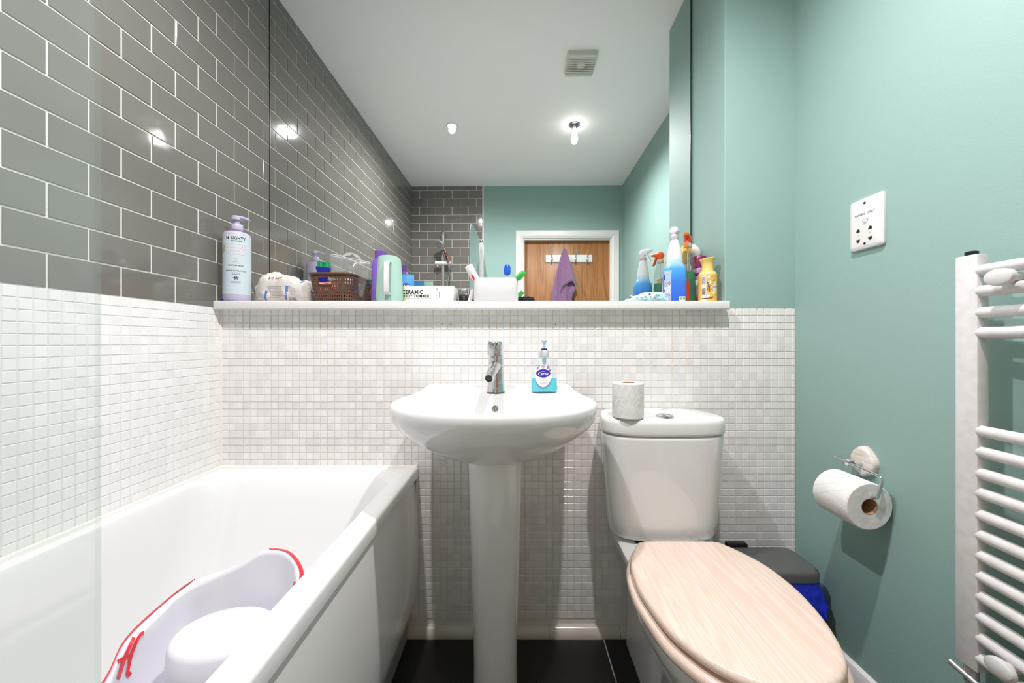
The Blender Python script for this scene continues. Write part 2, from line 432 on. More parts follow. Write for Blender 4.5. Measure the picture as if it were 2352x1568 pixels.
# sealant and edges
t = struct(multi('trim_1', M_silic, [(XL-.002, XL+.006, YF-.006, YF+.004, .59, ZT)], bev=.002), 'white silicone bead in the tiled corner above the bath')
def curve_bead(name, pts, r, m, par=None): return tube(name, m, pts, r, par, 8)
for (hx, hy) in ((1017, 744), (1035, 744), (1276, 744), (1295, 744)):
    p = at(hx, hy, YF); put('drill_hole', rawmesh(*[[(p[0]+.0022*math.cos(a*PI/5), YF-.0010, p[2]+.0022*math.sin(a*PI/5)) for a in range(10)], [tuple(range(10))]]), M_dark, wall_far, smooth=False)
# skirting of white quadrant tiles along the foot of the mosaic
prof = [(YF+.004, .0), (YF-.022, .0), (YF-.022, .006), (YF-.019, .018), (YF-.010, .029), (YF+.0, .033), (YF+.004, .033)]
def extr_x(prof, x0, x1):
    n = len(prof); v = [(x0, a, b) for a, b in prof]+[(x1, a, b) for a, b in prof]
    f = [(i, (i+1) % n, n+(i+1) % n, n+i) for i in range(n)]+[tuple(range(n)), tuple(range(n, 2*n))]
    return mesh(v, f)
def extr_y(prof, y0, y1):
    n = len(prof); v = [(a, y0, b) for a, b in prof]+[(a, y1, b) for a, b in prof]
    f = [(i, (i+1) % n, n+(i+1) % n, n+i) for i in range(n)]+[tuple(range(n)), tuple(range(n, 2*n))]
    return mesh(v, f)
M_skirt = mat('skirting_ceramic', (212, 205, 196), .2, noise=(9, (198, 190, 178)))
bb = bpy.data.objects.new('baseboard_far', None); COL.objects.link(bb); struct(bb, 'white rounded skirting tiles at the foot of the mosaic wall')
x = -.385; sm = extr_x(prof, 0, .2475); sm.materials.append(M_skirt)
while x < XR-.02:
    L = min(.2475, XR-x)
    put('skirting_tile', sm if L > .247 else extr_x(prof, 0, L), M_skirt, bb, loc=(x, 0, -.002)); x += .249
struct(put('baseboard_right', extr_y([(XR+.002, 0), (XR-.016, 0), (XR-.016, .075), (XR-.010, .092), (XR+.002, .1)], YB, YF-.024), M_gloss), 'white painted skirting board along the teal wall')
struct(put('baseboard_back', extr_x([(YB-.002, 0), (YB+.016, 0), (YB+.016, .075), (YB+.010, .092), (YB-.002, .1)], -.33, -.035), M_gloss), 'white painted skirting board beside the door')
# floor tiles
FT = .40; ftm = {}
for i in range(-3, 3):
    for j in range(-2, 4):
        x0 = .302+(i)*FT; x1 = x0+FT; y1 = YF-.024-(j-1)*FT+.0 ; y0 = y1-FT
        y1 -= 0; a, b, c, d = max(x0, -.40)+.0025, min(x1, XR)-.0025, max(y0, YB-.1)+.0025, min(y1, YF-.02)-.0025
        if b-a < .03 or d-c < .03: continue
        k = (round(b-a, 3), round(d-c, 3))
        if k not in ftm:
            ftm[k] = boxm(-(b-a)/2, (b-a)/2, -(d-c)/2, (d-c)/2, -.008, 0, .0012, 1); ftm[k].materials.append(M_blackfloor)
        put('floor_tile', ftm[k], None, floor, loc=((a+c*0+b)/2, (c+d)/2, 0), smooth=False)
# sill of the niche
sill = tag(box('niche_shelf', M_gloss, XL+.001, XN-.001, YF-.036, YM+.02, ZS-.0295, ZS, None, .004, 3), 'long white board shelf under the mirror carrying the bottles', 'shelf')
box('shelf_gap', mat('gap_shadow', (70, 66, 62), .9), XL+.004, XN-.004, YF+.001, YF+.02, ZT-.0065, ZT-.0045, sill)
# ------------------------------------------------------------------ mirror
mm = bpy.data.materials.new('mirror_silver'); mm.use_nodes = True; nt = mm.node_tree; nt.nodes.clear()
o_ = nt.nodes.new('ShaderNodeOutputMaterial'); g_ = nt.nodes.new('ShaderNodeBsdfGlossy'); g_.inputs['Roughness'].default_value = 0.; g_.inputs[0].default_value = (.93, .95, .938, 1)
nt.links.new(g_.outputs[0], o_.inputs[0])
MA = math.radians(-.42)
mx0, mx1 = XL+.003, XN-.007
mcx = (mx0+mx1)/2; hw_ = (mx1-mx0)/2
mir = thing('wall_mirror', 'big frameless wall mirror filling the niche above the shelf', 'mirror', (mcx, YM, ZS), MA)
box('mirror_glass', mm, -hw_, hw_, 0, .004, .0005, ZC-ZS-.004, mir)
M_medge = mat('mirror_edge', (36, 52, 46), .25)
for s in (-1, 1): box('mirror_edge', M_medge, s*hw_-.0015, s*hw_+.0015, -.0012, .005, .0005, ZC-ZS-.004, mir)
# ------------------------------------------------------------------ door and its frame
M_oak = mat_wood('oak_veneer', (140, 92, 50), (166, 114, 66), 5., (1.6, 1.6, .16), .4, 9., True, 'X', .6)
door = bpy.data.objects.new('door_1', None); COL.objects.link(door); door.location = (0, YB, 0); struct(door, 'plain oak veneered door in a white moulded frame')
box('door_leaf', M_oak, DX0-.02, DX1+.02, -.098, -.056, .004, DZ1+.015, door, .002)
M_arch = mat('architrave_paint', (222, 222, 219), .35)
# mitred architrave: profile carried round the opening (offset outwards from the opening, proud of the wall)
pf = [(.0, -.012), (.0, .012), (.006, .016), (.012, .016), (.014, .020), (.020, .022), (.024, .018), (.030, .022), (.066, .022), (.073, .016), (.073, -.012)]
def arch_run(path):
    v, f, n = [], [], len(pf)
    for (x, z_, ox, oz) in path: v += [(x+ox*u, y, z_+oz*u) for u, y in pf]
    for s in range(len(path)-1):
        for i in range(n): f.append((s*n+i, s*n+(i+1) % n, (s+1)*n+(i+1) % n, (s+1)*n+i))
    f += [tuple(range(n)), tuple(range((len(path)-1)*n, len(path)*n))]
    return mesh(v, f)
put('architrave', arch_run([(DX0-.012, 0, -1, 0), (DX0-.012, DZ1+.012, -1, 1)]), M_arch, door, sharp=20)
put('architrave', arch_run([(DX0-.012, DZ1+.012, -1, 1), (DX1+.012, DZ1+.012, 1, 1)]), M_arch, door, sharp=20)
put('architrave', arch_run([(DX1+.012, DZ1+.012, 1, 1), (DX1+.012, 0, 1, 0)]), M_arch, door, sharp=20)
for a, b, c, d in ((DX0-.030, DX0-.0, 0, DZ1+.03), (DX1, DX1+.030, 0, DZ1+.03), (DX0, DX1, DZ1, DZ1+.03)):
    box('door_jamb', M_arch, a, b, -.12, .001, c, d, door)
    
# ------------------------------------------------------------------ ceiling fittings
M_bulb = mat('bulb_glow', (255, 250, 240), .3, emit=22.)
def lamp_light(name, loc, par):
    l = bpy.data.lights.new(name, 'SPOT'); l.energy = LAMP_POWER*4; l.spot_size = math.radians(172); l.spot_blend = 1.
    l.shadow_soft_size = .022; l.color = (1., .97, .985)
    o = bpy.data.objects.new(name, l); COL.objects.link(o); o.location = loc; o.parent = par; return o
LY = .529
for i, (lx, lab) in enumerate(((-.466, 'recessed downlight over the bath side with its bulb in place'), (.385, 'downlight on the toilet side with its bulb dangling below the ring'))):
    t = thing('ceiling_downlight', lab, 'downlight', (lx, LY, ZC), 0, 'ceiling downlights')
    sf = Surf([se(0, 0, r, r, z_, 32) for r, z_ in ((.028, 0), (.028, -.003), (.033, -.006), (.040, -.004), (.042, 0))])
    put('ring', sf.mesh(False, False), M_gloss if i == 0 else M_chrome, t)
    if i == 0:
        put('bulb', lathe([(.0, -.002), (.012, -.0035), (.027, -.002), (.027, -.0005)], 24).mesh(), M_bulb, t)
        lamp_light('lamp', (0, 0, -.028), t)
    else:
        put('can', lathe([(.0, -.0008), (.028, -.001)], 24).mesh(False, True), mat('can_reflector', (120, 128, 138), .3, metal=.8, noise=(140, (60, 64, 70))), t)
        put('lamp_holder', lathe([(.006, 0), (.010, -.012), (.010, -.022), (.004, -.024)], 16).mesh(), M_plast, t)
        for s in (-1, 1): tube('wire', M_plast, [(s*.008, 0, -.02), (s*.012, 0, -.035), (s*.006, 0, -.052)], .0012, t, 6)
        put('bulb', lathe([(.006, -.045), (.012, -.052), (.019, -.066), (.018, -.070), (.0, -.071)], 24).mesh(), M_bulb, t)
        lamp_light('lamp', (0, 0, -.098), t)
        l = bpy.data.lights.new('bulb_spill', 'POINT'); l.energy = LAMP_POWER*.004; l.shadow_soft_size = .02; l.color = (1., .97, .985)   # the loose bulb also shines sideways
        o = bpy.data.objects.new('bulb_spill', l); COL.objects.link(o); o.location = (0, 0, -.115); o.parent = t
fx, fy = .337, 1.095
t = thing('extractor_fan', 'square white extractor fan with slatted grille on the ceiling', 'fan', (fx, fy, ZC))
M_fan = mat('fan_plastic', (214, 213, 204), .45)
h = .079
put('housing', Surf([rr(-h, h, -h, h, .008, 0, 4), rr(-h, h, -h, h, .008, -.014, 4), rr(-h+.004, h-.004, -h+.004, h-.004, .008, -.018, 4)]).mesh(), M_fan, t)
box('intake', M_dark, -.047, .047, -.047, .047, -.0195, -.0165, t)
put('hub', lathe([(.024, -.0165), (.026, -.0215), (.024, -.0235), (0, -.024)], 24).mesh(), M_fan, t)
for k in range(10):
    y = -.054+k*.012; box('slat', M_fan, -.074, .074, y-.0022, y+.0022, -.0265, -.0175, t)
for s in (-1, 1): box('cover_band', M_fan, -.075, .075, s*.069-.009, s*.069+.009, -.027, -.0165, t, .002)
# ------------------------------------------------------------------ bathtub
t = bath = thing('bathtub', 'white acrylic bathtub with bowed front panel along the tiled wall', 'bathtub', (0, 0, 0))
BX0, BX1, BY0, BY1, BZ = XL+.004, -.347, YB+.008, YF-.001, .591
def inset(d, z, r): return rr(BX0+d, BX1-d, BY0+d, BY1-d, r, z, 8)
def lerp(a, b, s): return [tuple(np.array(p)*(1-s)+np.array(q)*s) for p, q in zip(a, b)]
top = rr(-.992, -.402, -.385, 1.222, .115, BZ, 8); bot = rr(-.925, -.468, -.29, .93, .16, .185, 8)
rings = [inset(.012, .556, .008), inset(.0, .556, .008), inset(0, BZ-.008, .010), inset(.002, BZ-.003, .010), inset(.006, BZ, .012), top]
for s, z_ in ((.012, BZ-.002), (.03, BZ-.007), (.055, BZ-.017), (.09, BZ-.035), (.16, .51), (.28, .42), (.42, .34), (.58, .27), (.76, .215), (.9, .193), (1., .186)):
    rings.append([(x, y, z_) for x, y, _ in lerp(top, bot, s)])
rings.append([(x, y, .18) for x, y, _ in rr(-.87, -.53, -.2, .83, .12, 0, 8)])
put('tub', Surf(rings).mesh(False, True), M_acryl, t, sharp=60)
pp = [(-.361, .541), (-.357, .52), (-.350, .44), (-.346, .34), (-.346, .24), (-.350, .16), (-.358, .115), (-.376, .066)]
put('front_panel', extr_y(pp+[(a-.006, b) for a, b in reversed(pp)], BY0, BY1-.006), M_panel, t, sharp=50)
box('plinth', mat('plinth_grey', (150, 148, 145), .4), -.402, -.380, BY0, BY1-.024, 0, .068, t)
curve_bead('sealant', [(BX0+.004, BY1-.004, BZ), (BX1-.004, BY1-.004, BZ)], .0045, M_silic, t)
curve_bead('sealant', [(BX0+.002, BY0+.01, BZ), (BX0+.002, BY1-.004, BZ)], .0045, M_silic, t)
curve_bead('sealant', [(BX1-.004, BY1-.005, BZ-.004), (BX1-.006, BY1-.004, .55), (-.352, BY1-.006, .34), (-.352, BY1-.006, .2), (-.370, BY1-.006, .08)], .0035, M_silic, t)
# ------------------------------------------------------------------ baby bath standing in the tub
t = thing('baby_bath', 'white plastic baby bath with red rim lines lying in the tub', 'baby bath', (0, 0, 0))
M_baby = mat('baby_bath_plastic', (220, 219, 226), .3, spec=.4)
M_red = mat('red_print', (226, 44, 56), .4)
ctrl = [(-.47, .786, .50), (-.495, .83, .515), (-.55, .868, .53), (-.607, .872, .53), (-.656, .866, .503), (-.717, .864, .482), (-.775, .858, .462), (-.80, .80, .44), (-.805, .74, .42),
        (-.765, .66, .40), (-.745, .52, .375), (-.71, .33, .352), (-.63, .22, .345), (-.54, .235, .36), (-.475, .36, .40), (-.445, .55, .45), (-.447, .70, .482)]
LP = np.array(spl(ctrl, 96, True)); c2 = np.array([-.62, .56, 0])
def ring_in(d0, dz):
    out = []
    for p in LP:
        q = p-c2; q[2] = 0; L = np.linalg.norm(q); s = min(1, max(0, (-.66-p[0])/.12)); s = s*s*(3-2*s); d = d0*(.38+.62*s) if d0 > .008 else d0
        if p[1] > .84: d *= .75
        out.append((p[0]-q[0]/L*d, p[1]-q[1]/L*d, p[2]+dz))
    return out
def to_floor(s, zf):
    a = np.array(ring_in(.042, -.012)); out = []
    for i, p in enumerate(a):
        ang = math.atan2(p[1]-c2[1], p[0]-c2[0]); b = np.array([-.62+.115*math.cos(ang), .54+.22*math.sin(ang), zf])
        w_ = s; out.append((p[0]*(1-w_)+b[0]*w_, p[1]*(1-w_)+b[1]*w_, p[2]*(1-s**.62)+zf*s**.62))
    return out
fr = [np.array(ring_in(.05, -.05)), ring_in(.004, -.028), ring_in(-.001, -.012), ring_in(.001, -.002), ring_in(.006, 0), ring_in(.034, -.004), ring_in(.040, -.008), ring_in(.042, -.012)]
fr += [to_floor(s, .215) for s in (.03, .1, .2, .35, .5, .65, .8, .92, 1.)]
babysf = Surf(fr); bbm = babysf.mesh(False, True); put('shell', bbm, M_baby, t, sharp=50)
bv = BVHTree.FromPolygons([v.co.copy() for v in bbm.vertices], [tuple(p.vertices) for p in bbm.polygons])
def hump(name, cx, cy, a, b, z0, z1, tilt):
    R = Matrix.Rotation(tilt, 4, 'X'); rs = []
    for s, z_ in ((1.10, z0), (1.07, z0+.4*(z1-z0)), (1.03, z0+.8*(z1-z0)), (1.0, z1-.010), (.96, z1-.003), (.88, z1), (.5, z1+.002)):
        rs.append([tuple(np.array((cx, cy, 0))+np.array(R @ Vector((p[0], p[1], p[2])))) for p in se(0, 0, a*s, b*s, z_, 40)])
    return put(name, Surf(rs).mesh(False, True), M_baby, t, sharp=60)
hump('seat_pad', -.600, .742, .098, .072, .24, .440, .0)
hump('foot_stop', -.655, .60, .075, .05, .2, .385, 0)
def loop_band(i0, i1, d0=.0070):
    """red line printed on the outer edge of the rim"""
    v, f = [], []
    R = len(LP); idx = [i % R for i in range(i0, i1+1)]
    for k, i in enumerate(idx):
        p = LP[i]; q = p-c2; q[2] = 0; q = q/np.linalg.norm(q); tp = .25 if k in (0, len(idx)-1) else 1
        for d, dz in ((d0*tp, .0012), (.0030*tp, .0008), (-.0026*tp, -.003), (-.003*tp, -.010)): v.append(tuple(p-q*d+np.array((0, 0, dz))))
    for k in range(len(idx)-1):
        for j in range(3): f.append((k*4+j, k*4+j+1, (k+1)*4+j+1, (k+1)*4+j))
    return put('rim_line', rawmesh(v, f), M_red, t)
n_ = 96/len(ctrl)
loop_band(int(-1*n_), int(2.95*n_)); loop_band(int(6*n_), int(12*n_), .0125)
def stroke(pts, w_):
    q = spl(pts, 12)
    v, f = [], []
    for i, (px, py) in enumerate(q):
        a = np.array(q[min(i+1, len(q)-1)])-np.array(q[max(i-1, 0)]); nrm = np.array((-a[1], a[0]))/np.linalg.norm(a)
        for s in (-1, 1):
            c = np.array((px, py))+nrm*w_*s
            d = Vector(((c[0]-VX)/F, 1, -(c[1]-VY)/F)); h, n2, _, _ = bv.ray_cast(Vector((0, 0, CZ)), d)
            if h is None: return
            v.append(tuple(h-d.normalized()*.004))
    for i in range(len(q)-1): f.append((2*i, 2*i+1, 2*i+3, 2*i+2))
    put('rim_emblem', rawmesh(v, f), M_red, t)
stroke([(308, 1463), (289, 1505), (272, 1558)], 4)
stroke([(331, 1452), (320, 1460), (302, 1503), (293, 1550), (301, 1543)], 3.5)
stroke([(270, 1519), (285, 1511), (303, 1504)], 4)
stroke([(678, 1336), (676, 1348), (673, 1362)], 4)
# ------------------------------------------------------------------ glass bath screen
t = thing('bath_screen', 'clear glass bath screen with rounded top corner above the tub', 'bath screen', (-.372, YB, BZ+.0025))
M_glass = mat_clear('screen_glass', (251, 254, 253), .045, .03, 1.5)
yy0, yy1, hh = .034, .768, 1.375
pts = [(yy0, .012), (yy1, .012), (yy1, hh-.16)]+[(yy1-.16+.16*math.cos(a), hh-.16+.16*math.sin(a)) for a in np.linspace(.15, PI/2, 10)]+[(yy0, hh)]
n = len(pts)
put('glass_pane', mesh([(-.003, a, b) for a, b in pts]+[(.003, a, b) for a, b in pts], [tuple(range(n)), tuple(range(n, 2*n))]), M_glass, t, smooth=False)
M_gedge = mat_clear('glass_edge', (244, 249, 247), .12, .05)
put('glass_edge', rawmesh([(-.003, a, b) for a, b in pts]+[(.003, a, b) for a, b in pts], [(i, i+1, n+i+1, n+i) for i in range(n-1)]), M_gedge, t, smooth=False)
box('hinge_profile', M_gloss, -.016, .016, .002, .034, .0, hh+.03, t, .004)
put('hinge_cap', lathe([(.020, hh+.012), (.022, hh+.02), (.021, hh+.036), (.0, hh+.038)], 20, cy=.022).mesh(), M_chrome, t)
box('bottom_seal', mat('seal_grey', (196, 198, 198), .4), -.007, .007, .034, yy1, .0, .014, t, .003)
# ------------------------------------------------------------------ washbasin on pedestal
cx = -.063
t = basin = thing('pedestal_basin', 'white ceramic washbasin on a tapering pedestal', 'basin', (cx, 1.02, 0))
outl = [(0, .800), (.12, .815), (.212, .866), (.270, .945), (.288, 1.03), (.276, 1.12), (.256, 1.20), (.247, 1.258), (.215, 1.273), (0, 1.274)]
outl = outl+[(-a, b) for a, b in reversed(outl[1:-1])]
NB = 96
A = polar([(a, b-1.02) for a, b in outl], NB, 0, 0)
inn = [(0, .832), (.10, .845), (.175, .89), (.222, .955), (.235, 1.03), (.215, 1.085), (.15, 1.112), (.05, 1.118), (0, 1.118)]
inn = inn+[(-a, b) for a, b in reversed(inn[1:-1])]
Ci = polar([(a, b-1.02) for a, b in inn], NB, 0, -.03)
ang = np.arange(NB)*2*PI/NB
Pd = np.c_[.080*np.cos(ang), .05+.088*np.sin(ang)]
Dr = np.c_[.022*np.cos(ang), -.035+.022*np.sin(ang)]
def deck(y): return .020*max(0, (y-.10)/.15)**1.5 if y > .10 else 0
def ring2(X, z, dk=1.): return [(p[0], p[1], z+dk*deck(p[1])) for p in X]
rings = [ring2(Pd, .700, 0)]
for s, z_ in ((.10, .702), (.25, .709), (.42, .724), (.58, .745), (.72, .765), (.84, .786), (.92, .803), (.975, .823), (1.0, .844)):
    rings.append(ring2(Pd*(1-s)+A*s, z_, s))
rings += [ring2(A*1.0, .855), ring2(A*.993, .861), ring2(A*.982, .8645), ring2(A*.968, .8655)]
Ai = A*.93
rings.append(ring2(Ai*.6+Ci*.4, .8645)); rings.append(ring2(Ai*.2+Ci*.8, .8640)); rings.append(ring2(Ci, .862))
for s, z_ in ((.02, .858), (.05, .850), (.09, .838), (.15, .818), (.25, .79), (.4, .764), (.6, .746), (.8, .737), (.95, .733), (1., .726)):
    rings.append(ring2(Ci*(1-s)+Dr*s, z_, 0))
bsf = Surf(rings); bmsh = bsf.mesh(False, True); put('bowl', bmsh, M_white, t, sharp=70)
pr = [(.0655, 0), (.065, .004), (.0642, .03), (.0635, .10), (.066, .22), (.071, .38), (.075, .54), (.078, .66), (.080, .703)]
rings = []
for r, z_ in pr:
    a = []
    for k in range(48):
        th = 2*PI*k/48; c, s = math.cos(th), math.sin(th)
        yk = .05+(r*1.1)*math.copysign(abs(s)**.85, s)+(.05*(1-z_/.8) if s > 0 else 0)
        a.append((r*math.copysign(abs(c)**.85, c), yk, z_))
    rings.append(a)
put('pedestal', Surf(rings).mesh(), M_white, t, sharp=60)
# overflow in the back wall of the bowl
bvb = BVHTree.FromPolygons([Vector(v.co)+Vector((cx, 1.02, 0)) for v in bmsh.vertices], [tuple(p.vertices) for p in bmsh.polygons])
d = Vector(((1137-VX)/F, 1, -(938-VY)/F)); h, nn, _, _ = bvb.ray_cast(Vector((0, 0, CZ)), d)
if h is not None:
    if nn.y > 0: nn = -nn
    q = nn.to_track_quat('Z', 'Y'); loc = h-Vector((cx, 1.02, 0))
    ring_ = put('overflow_ring', lathe([(.0075, .0), (.0082, .0012), (.0098, .0015), (.0105, .0)], 24).mesh(False, False), M_dchrome, t, loc=loc); ring_.rotation_euler = q.to_euler()
    hole_ = put('overflow_hole', lathe([(.0, .0006), (.0078, .0006)], 20).mesh(False, True), mat('overflow_inside', (120, 98, 76), .5, noise=(300, (215, 205, 196))), t, loc=loc); hole_.rotation_euler = q.to_euler()
put('drain', lathe([(.0, .728), (.018, .729), (.021, .727)], 24, cy=-.035).mesh(False, True), M_chrome, t)
# ------------------------------------------------------------------ mixer tap
M_tap = mat('tap_chrome', (212, 212, 214), .13, metal=1., bump=(110, .12))
tx, ty, _ = at(1139, 903, 1.17); tz = .8705
t = thing('mixer_tap', 'worn chrome single lever mixer tap on the washbasin', 'tap', (tx, ty, tz))
put('body', lathe([(.030, -.0005), (.0290, .004), (.0268, .03), (.0245, .075), (.0235, .112), (.0228, .116)], 36, cx=0).mesh(), M_tap, t)
put('lever_cap', Surf([se(-.003, 0, r, r, z_, 36) for r, z_ in ((.0225, .1165), (.0245, .118), (.0250, .124)) ]+[[(x-.003, y, z_+.10*y*(z_-.12)/.04) for x, y, _ in se(0, 0, r, r, z_, 36)] for r, z_ in ((.0245, .150), (.0235, .158), (.021, .161))]).mesh(), M_tap, t)
put('lever_mark', rawmesh([(.004+.0042*math.cos(a), -.0262, .153+.0026*math.sin(a)) for a in np.linspace(0, 2*PI, 14)[:-1]], [tuple(range(13))]), M_dark, t, smooth=False)
put('lever_screw', lathe([(.0022, 0), (.0025, .0008), (0, .001)], 12).mesh(), M_dchrome, t, loc=(.003, -.0250, .126), rot=(PI/2, 0, 0))
sp = spl([(0, -.010, .083), (-.002, -.035, .080), (-.008, -.075, .068), (-.013, -.105, .055)], 14)
put('spout', tubem(sp, .015, 20, rs=[.0185-.0045*i/13 for i in range(14)]), M_tap, t)
e0, e1 = Vector(sp[-2]), Vector(sp[-1]); dr = (e1-e0).normalized(); q = dr.to_track_quat('Z', 'Y')
nz_ = put('aerator', lathe([(.0132, -.004), (.0138, .0), (.0138, .006), (.0115, .0072), (.0108, .005)], 24).mesh(False, False), M_tap, t, loc=e1); nz_.rotation_euler = q.to_euler()
ns_ = put('aerator_mesh', lathe([(.0, .0052), (.0035, .0058), (.006, .0048), (.0085, .0058), (.0108, .005)], 20).mesh(False, False), mat('aerator_dark', (58, 58, 56), .4, metal=.6), t, loc=e1); ns_.rotation_euler = q.to_euler()
# ------------------------------------------------------------------ hand wash bottle
sx_, sy_, _ = at(1250, 903, 1.165); sz_ = .8695
t = thing('hand_soap', 'clear pump bottle of turquoise hand wash on the basin', 'soap bottle', (sx_, sy_, sz_), .06)
SP = [(.036, .017, 0), (.0425, .021, .004), (.0440, .022, .012), (.0420, .0205, .035), (.0395, .0195, .055), (.0405, .0200, .075), (.0420, .0205, .092), (.0415, .0200, .100), (.036, .018, .107), (.022, .0145, .112), (.0145, .0135, .1145), (.0135, .0130, .117)]
ssf = Surf([se(0, 0, a, b, z_, 48, 2.9 if a > .02 else 2.2) for a, b, z_ in SP])
M_pet = mat_clear('clear_plastic', (251, 253, 253), .05, .05, 1.2)
put('bottle', ssf.mesh(), M_pet, t)
LQ = [(a-.0022, b-.0022, max(z_, .0022)) for a, b, z_ in SP[:4]]+[(.0382, .0175, .045)]
M_liq = mat('turquoise_liquid', (72, 206, 224), .15, spec=.4)
put('liquid', Surf([se(0, 0, a, b, z_, 48, 2.9) for a, b, z_ in LQ]).mesh(), M_liq, t)
put('collar', lathe([(.0150, .112), (.0155, .114), (.0155, .131), (.0135, .134)], 28).mesh(), mat('frosted_collar', (216, 220, 222), .3, trans=.3), t)
M_navy = mat('navy_plastic', (38, 32, 130), .3)
put('lock_ring', lathe([(.0085, .133), (.0098, .134), (.0098, .1385), (.0085, .1395)], 24).mesh(), M_navy, t)
M_aqua = mat('aqua_pump', (198, 232, 232), .25, trans=.3)
put('pump_stem', lathe([(.0036, .138), (.0036, .155), (.0060, .158), (.0098, .163), (.0105, .166), (.0085, .1675), (0, .168)], 20).mesh(), M_aqua, t)
tube('pump_nozzle', M_aqua, [(0, -.004, .163), (-.002, -.020, .1635), (-.003, -.030, .161)], .0036, t, 10)
tube('dip_tube', M_aqua, [(0, 0, .115), (0, 0, .09)], .0065, t, 12); tube('straw', M_aqua, [(0, 0, .09), (.004, 0, .01)], .002, t, 8)
M_lab = mat('label_white', (232, 231, 234), .4); M_navyp = mat('navy_print', (52, 40, 160), .4)
V0 = .75-.012
lbp = [(.0255*math.cos(a)*(1 if math.sin(a) > -.2 else 1-.15*(-math.sin(a))), .034*math.sin(a)) for a in np.linspace(0, 2*PI, 33)[:-1]]
def blob(P, rings=5):
    n = len(P); V = [(0, 0)]+[(x*k/rings, y*k/rings) for k in range(1, rings+1) for x, y in P]; Fc = [(0, 1+i, 1+(i+1) % n) for i in range(n)]
    for k in range(rings-1):
        for i in range(n): Fc.append((1+k*n+i, 1+(k+1)*n+i, 1+(k+1)*n+(i+1) % n, 1+k*n+(i+1) % n))
    return V, Fc
zc = .052
skin_print('label_border', ssf, blob([(x*1.05, y*1.04) for x, y in lbp]), mat_gradient('label_rainbow', [(0., 'd8476a'), (.35, '9a4fae'), (.7, 'e8e6ea')], .017, .06), zc, V0, t, .0005)
skin_print('label', ssf, blob(lbp), M_lab, zc, V0, t, .0008)
skin_print('emblem', ssf, shift(fangeo(.0225, .0132), 0, .009), M_navyp, zc, V0, t, .0011)
M_wp = mat('white_print', (240, 240, 244), .4)
skin_print('lettering', ssf, shift(textgeo('Carex', .0092, bold=.02), 0, .0075), M_wp, zc, V0, t, .0014)
skin_print('lettering', ssf, shift(textgeo('cussons', .003), 0, .0155), M_wp, zc, V0, t, .0014)
skin_print('lettering', ssf, shift(textgeo('PROTECTION', .0027), .001, -.0125), M_ink, zc, V0, t, .0014)
skin_print('lettering', ssf, shift(textgeo('original', .002), 0, -.0075), M_navyp, zc, V0, t, .0014)
skin_print('lettering', ssf, shift(textgeo('HAND WASH', .0024), .0, -.0215), M_ink, zc, V0, t, .0014)
skin_print('lettering', ssf, shift(textgeo('WIN', .0046, bold=.02), -.001, .032), mat('magenta_print', (196, 60, 140), .4), zc, V0, t, .0014)
skin_print('lettering', ssf, merge(shift(textgeo('1 of 100s of', .0018), 0, .0272), shift(textgeo('prizes', .0018), 0, .0246)), M_ink, zc, V0, t, .0014)
for (dx, dy, a, c) in ((-.0165, .0275, .003, 'e67a3c'), (-.0125, .033, .0022, '5a4a44'), (-.0185, .0235, .002, '3c3a40'), (.0135, .030, .003, '8c78b8'), (.0175, .0265, .0028, 'd878a0'), (.0125, .0255, .0022, '7a8cc8'), (.0205, .019, .0026, '6a4a5e')):
    skin_print('label_picture', ssf, shift(fangeo(a, a*.9, 2, 12), dx, dy), mat('pic_'+c, c, .4), zc, V0, t, .0012)
# ------------------------------------------------------------------ toilet
cx, tcy = .4655, 1.18
t = toilet = thing('toilet', 'white close coupled toilet with a pale wood effect seat and lid', 'toilet', (cx, .95, 0))
ol = [(0, 1.083), (.10, 1.088), (.158, 1.103), (.189, 1.137), (.192, 1.18), (.180, 1.235), (.168, 1.268), (.14, 1.273), (0, 1.274)]
ol = ol+[(-a, b) for a, b in reversed(ol[1:-1])]
Cz = polar([(a, b-.95) for a, b in ol], 80, 0, .235)
def crz(s, z_, sy=1., yb=.324):
    out = []
    for x, y in Cz: out.append((x*s, yb-(yb-y)*sy, z_))
    return out
put('cistern', Surf([crz(.80, .418, .86), crz(.845, .424, .93), crz(.868, .436, .955), crz(.89, .47, .965), crz(.93, .58, .985), crz(.965, .68, .995), crz(.985, .732, 1.), crz(.985, .739, 1.), crz(.965, .742, .98)]).mesh(), M_white, t, sharp=60)
put('cistern_lid', Surf([crz(.97, .744, .985), crz(1.0, .747, 1.01), crz(1.003, .753, 1.015), crz(1.003, .780, 1.015), crz(.995, .788, 1.005), crz(.975, .7925, .985), crz(.93, .7945, .94), crz(.5, .7965, .6)]).mesh(), M_white, t, sharp=60)
bx, by, _ = at(1527, 958, 1.13)
bt = put('flush_button', lathe([(.027, .7955), (.027, .7995), (.0245, .8015), (.0225, .800)], 32, cx=bx-cx, cy=by-.95).mesh(False, True), M_chrome, t)
box('button_split', M_dchrome, bx-cx-.0012, bx-cx+.0012, by-.95-.022, by-.95+.022, .7995, .8022, bt)
lid_l = [(.340, 1.037), (.302, .961), (.288, .8705), (.293, .80), (.3055, .733), (.327, .687), (.354, .65), (.395, .617)]
lid_r = [(.455, .597), (.53, .607), (.588, .642), (.622, .694), (.648, .768), (.660, .85), (.652, .94), (.622, 1.01), (.592, 1.052)]
lo = [(x-cx, y-.95) for x, y in lid_l+lid_r+[(.575, 1.060), (.47, 1.064), (.375, 1.062), (.352, 1.054)]]
LD = polar(lo, 96, .005, -.13); lc = np.array((.005, -.13))
def lz(s, z_, dy=0., k=0.): return [(p[0], p[1], z_+k*(.11-p[1])) for p in (lc+(LD-lc)*s)]
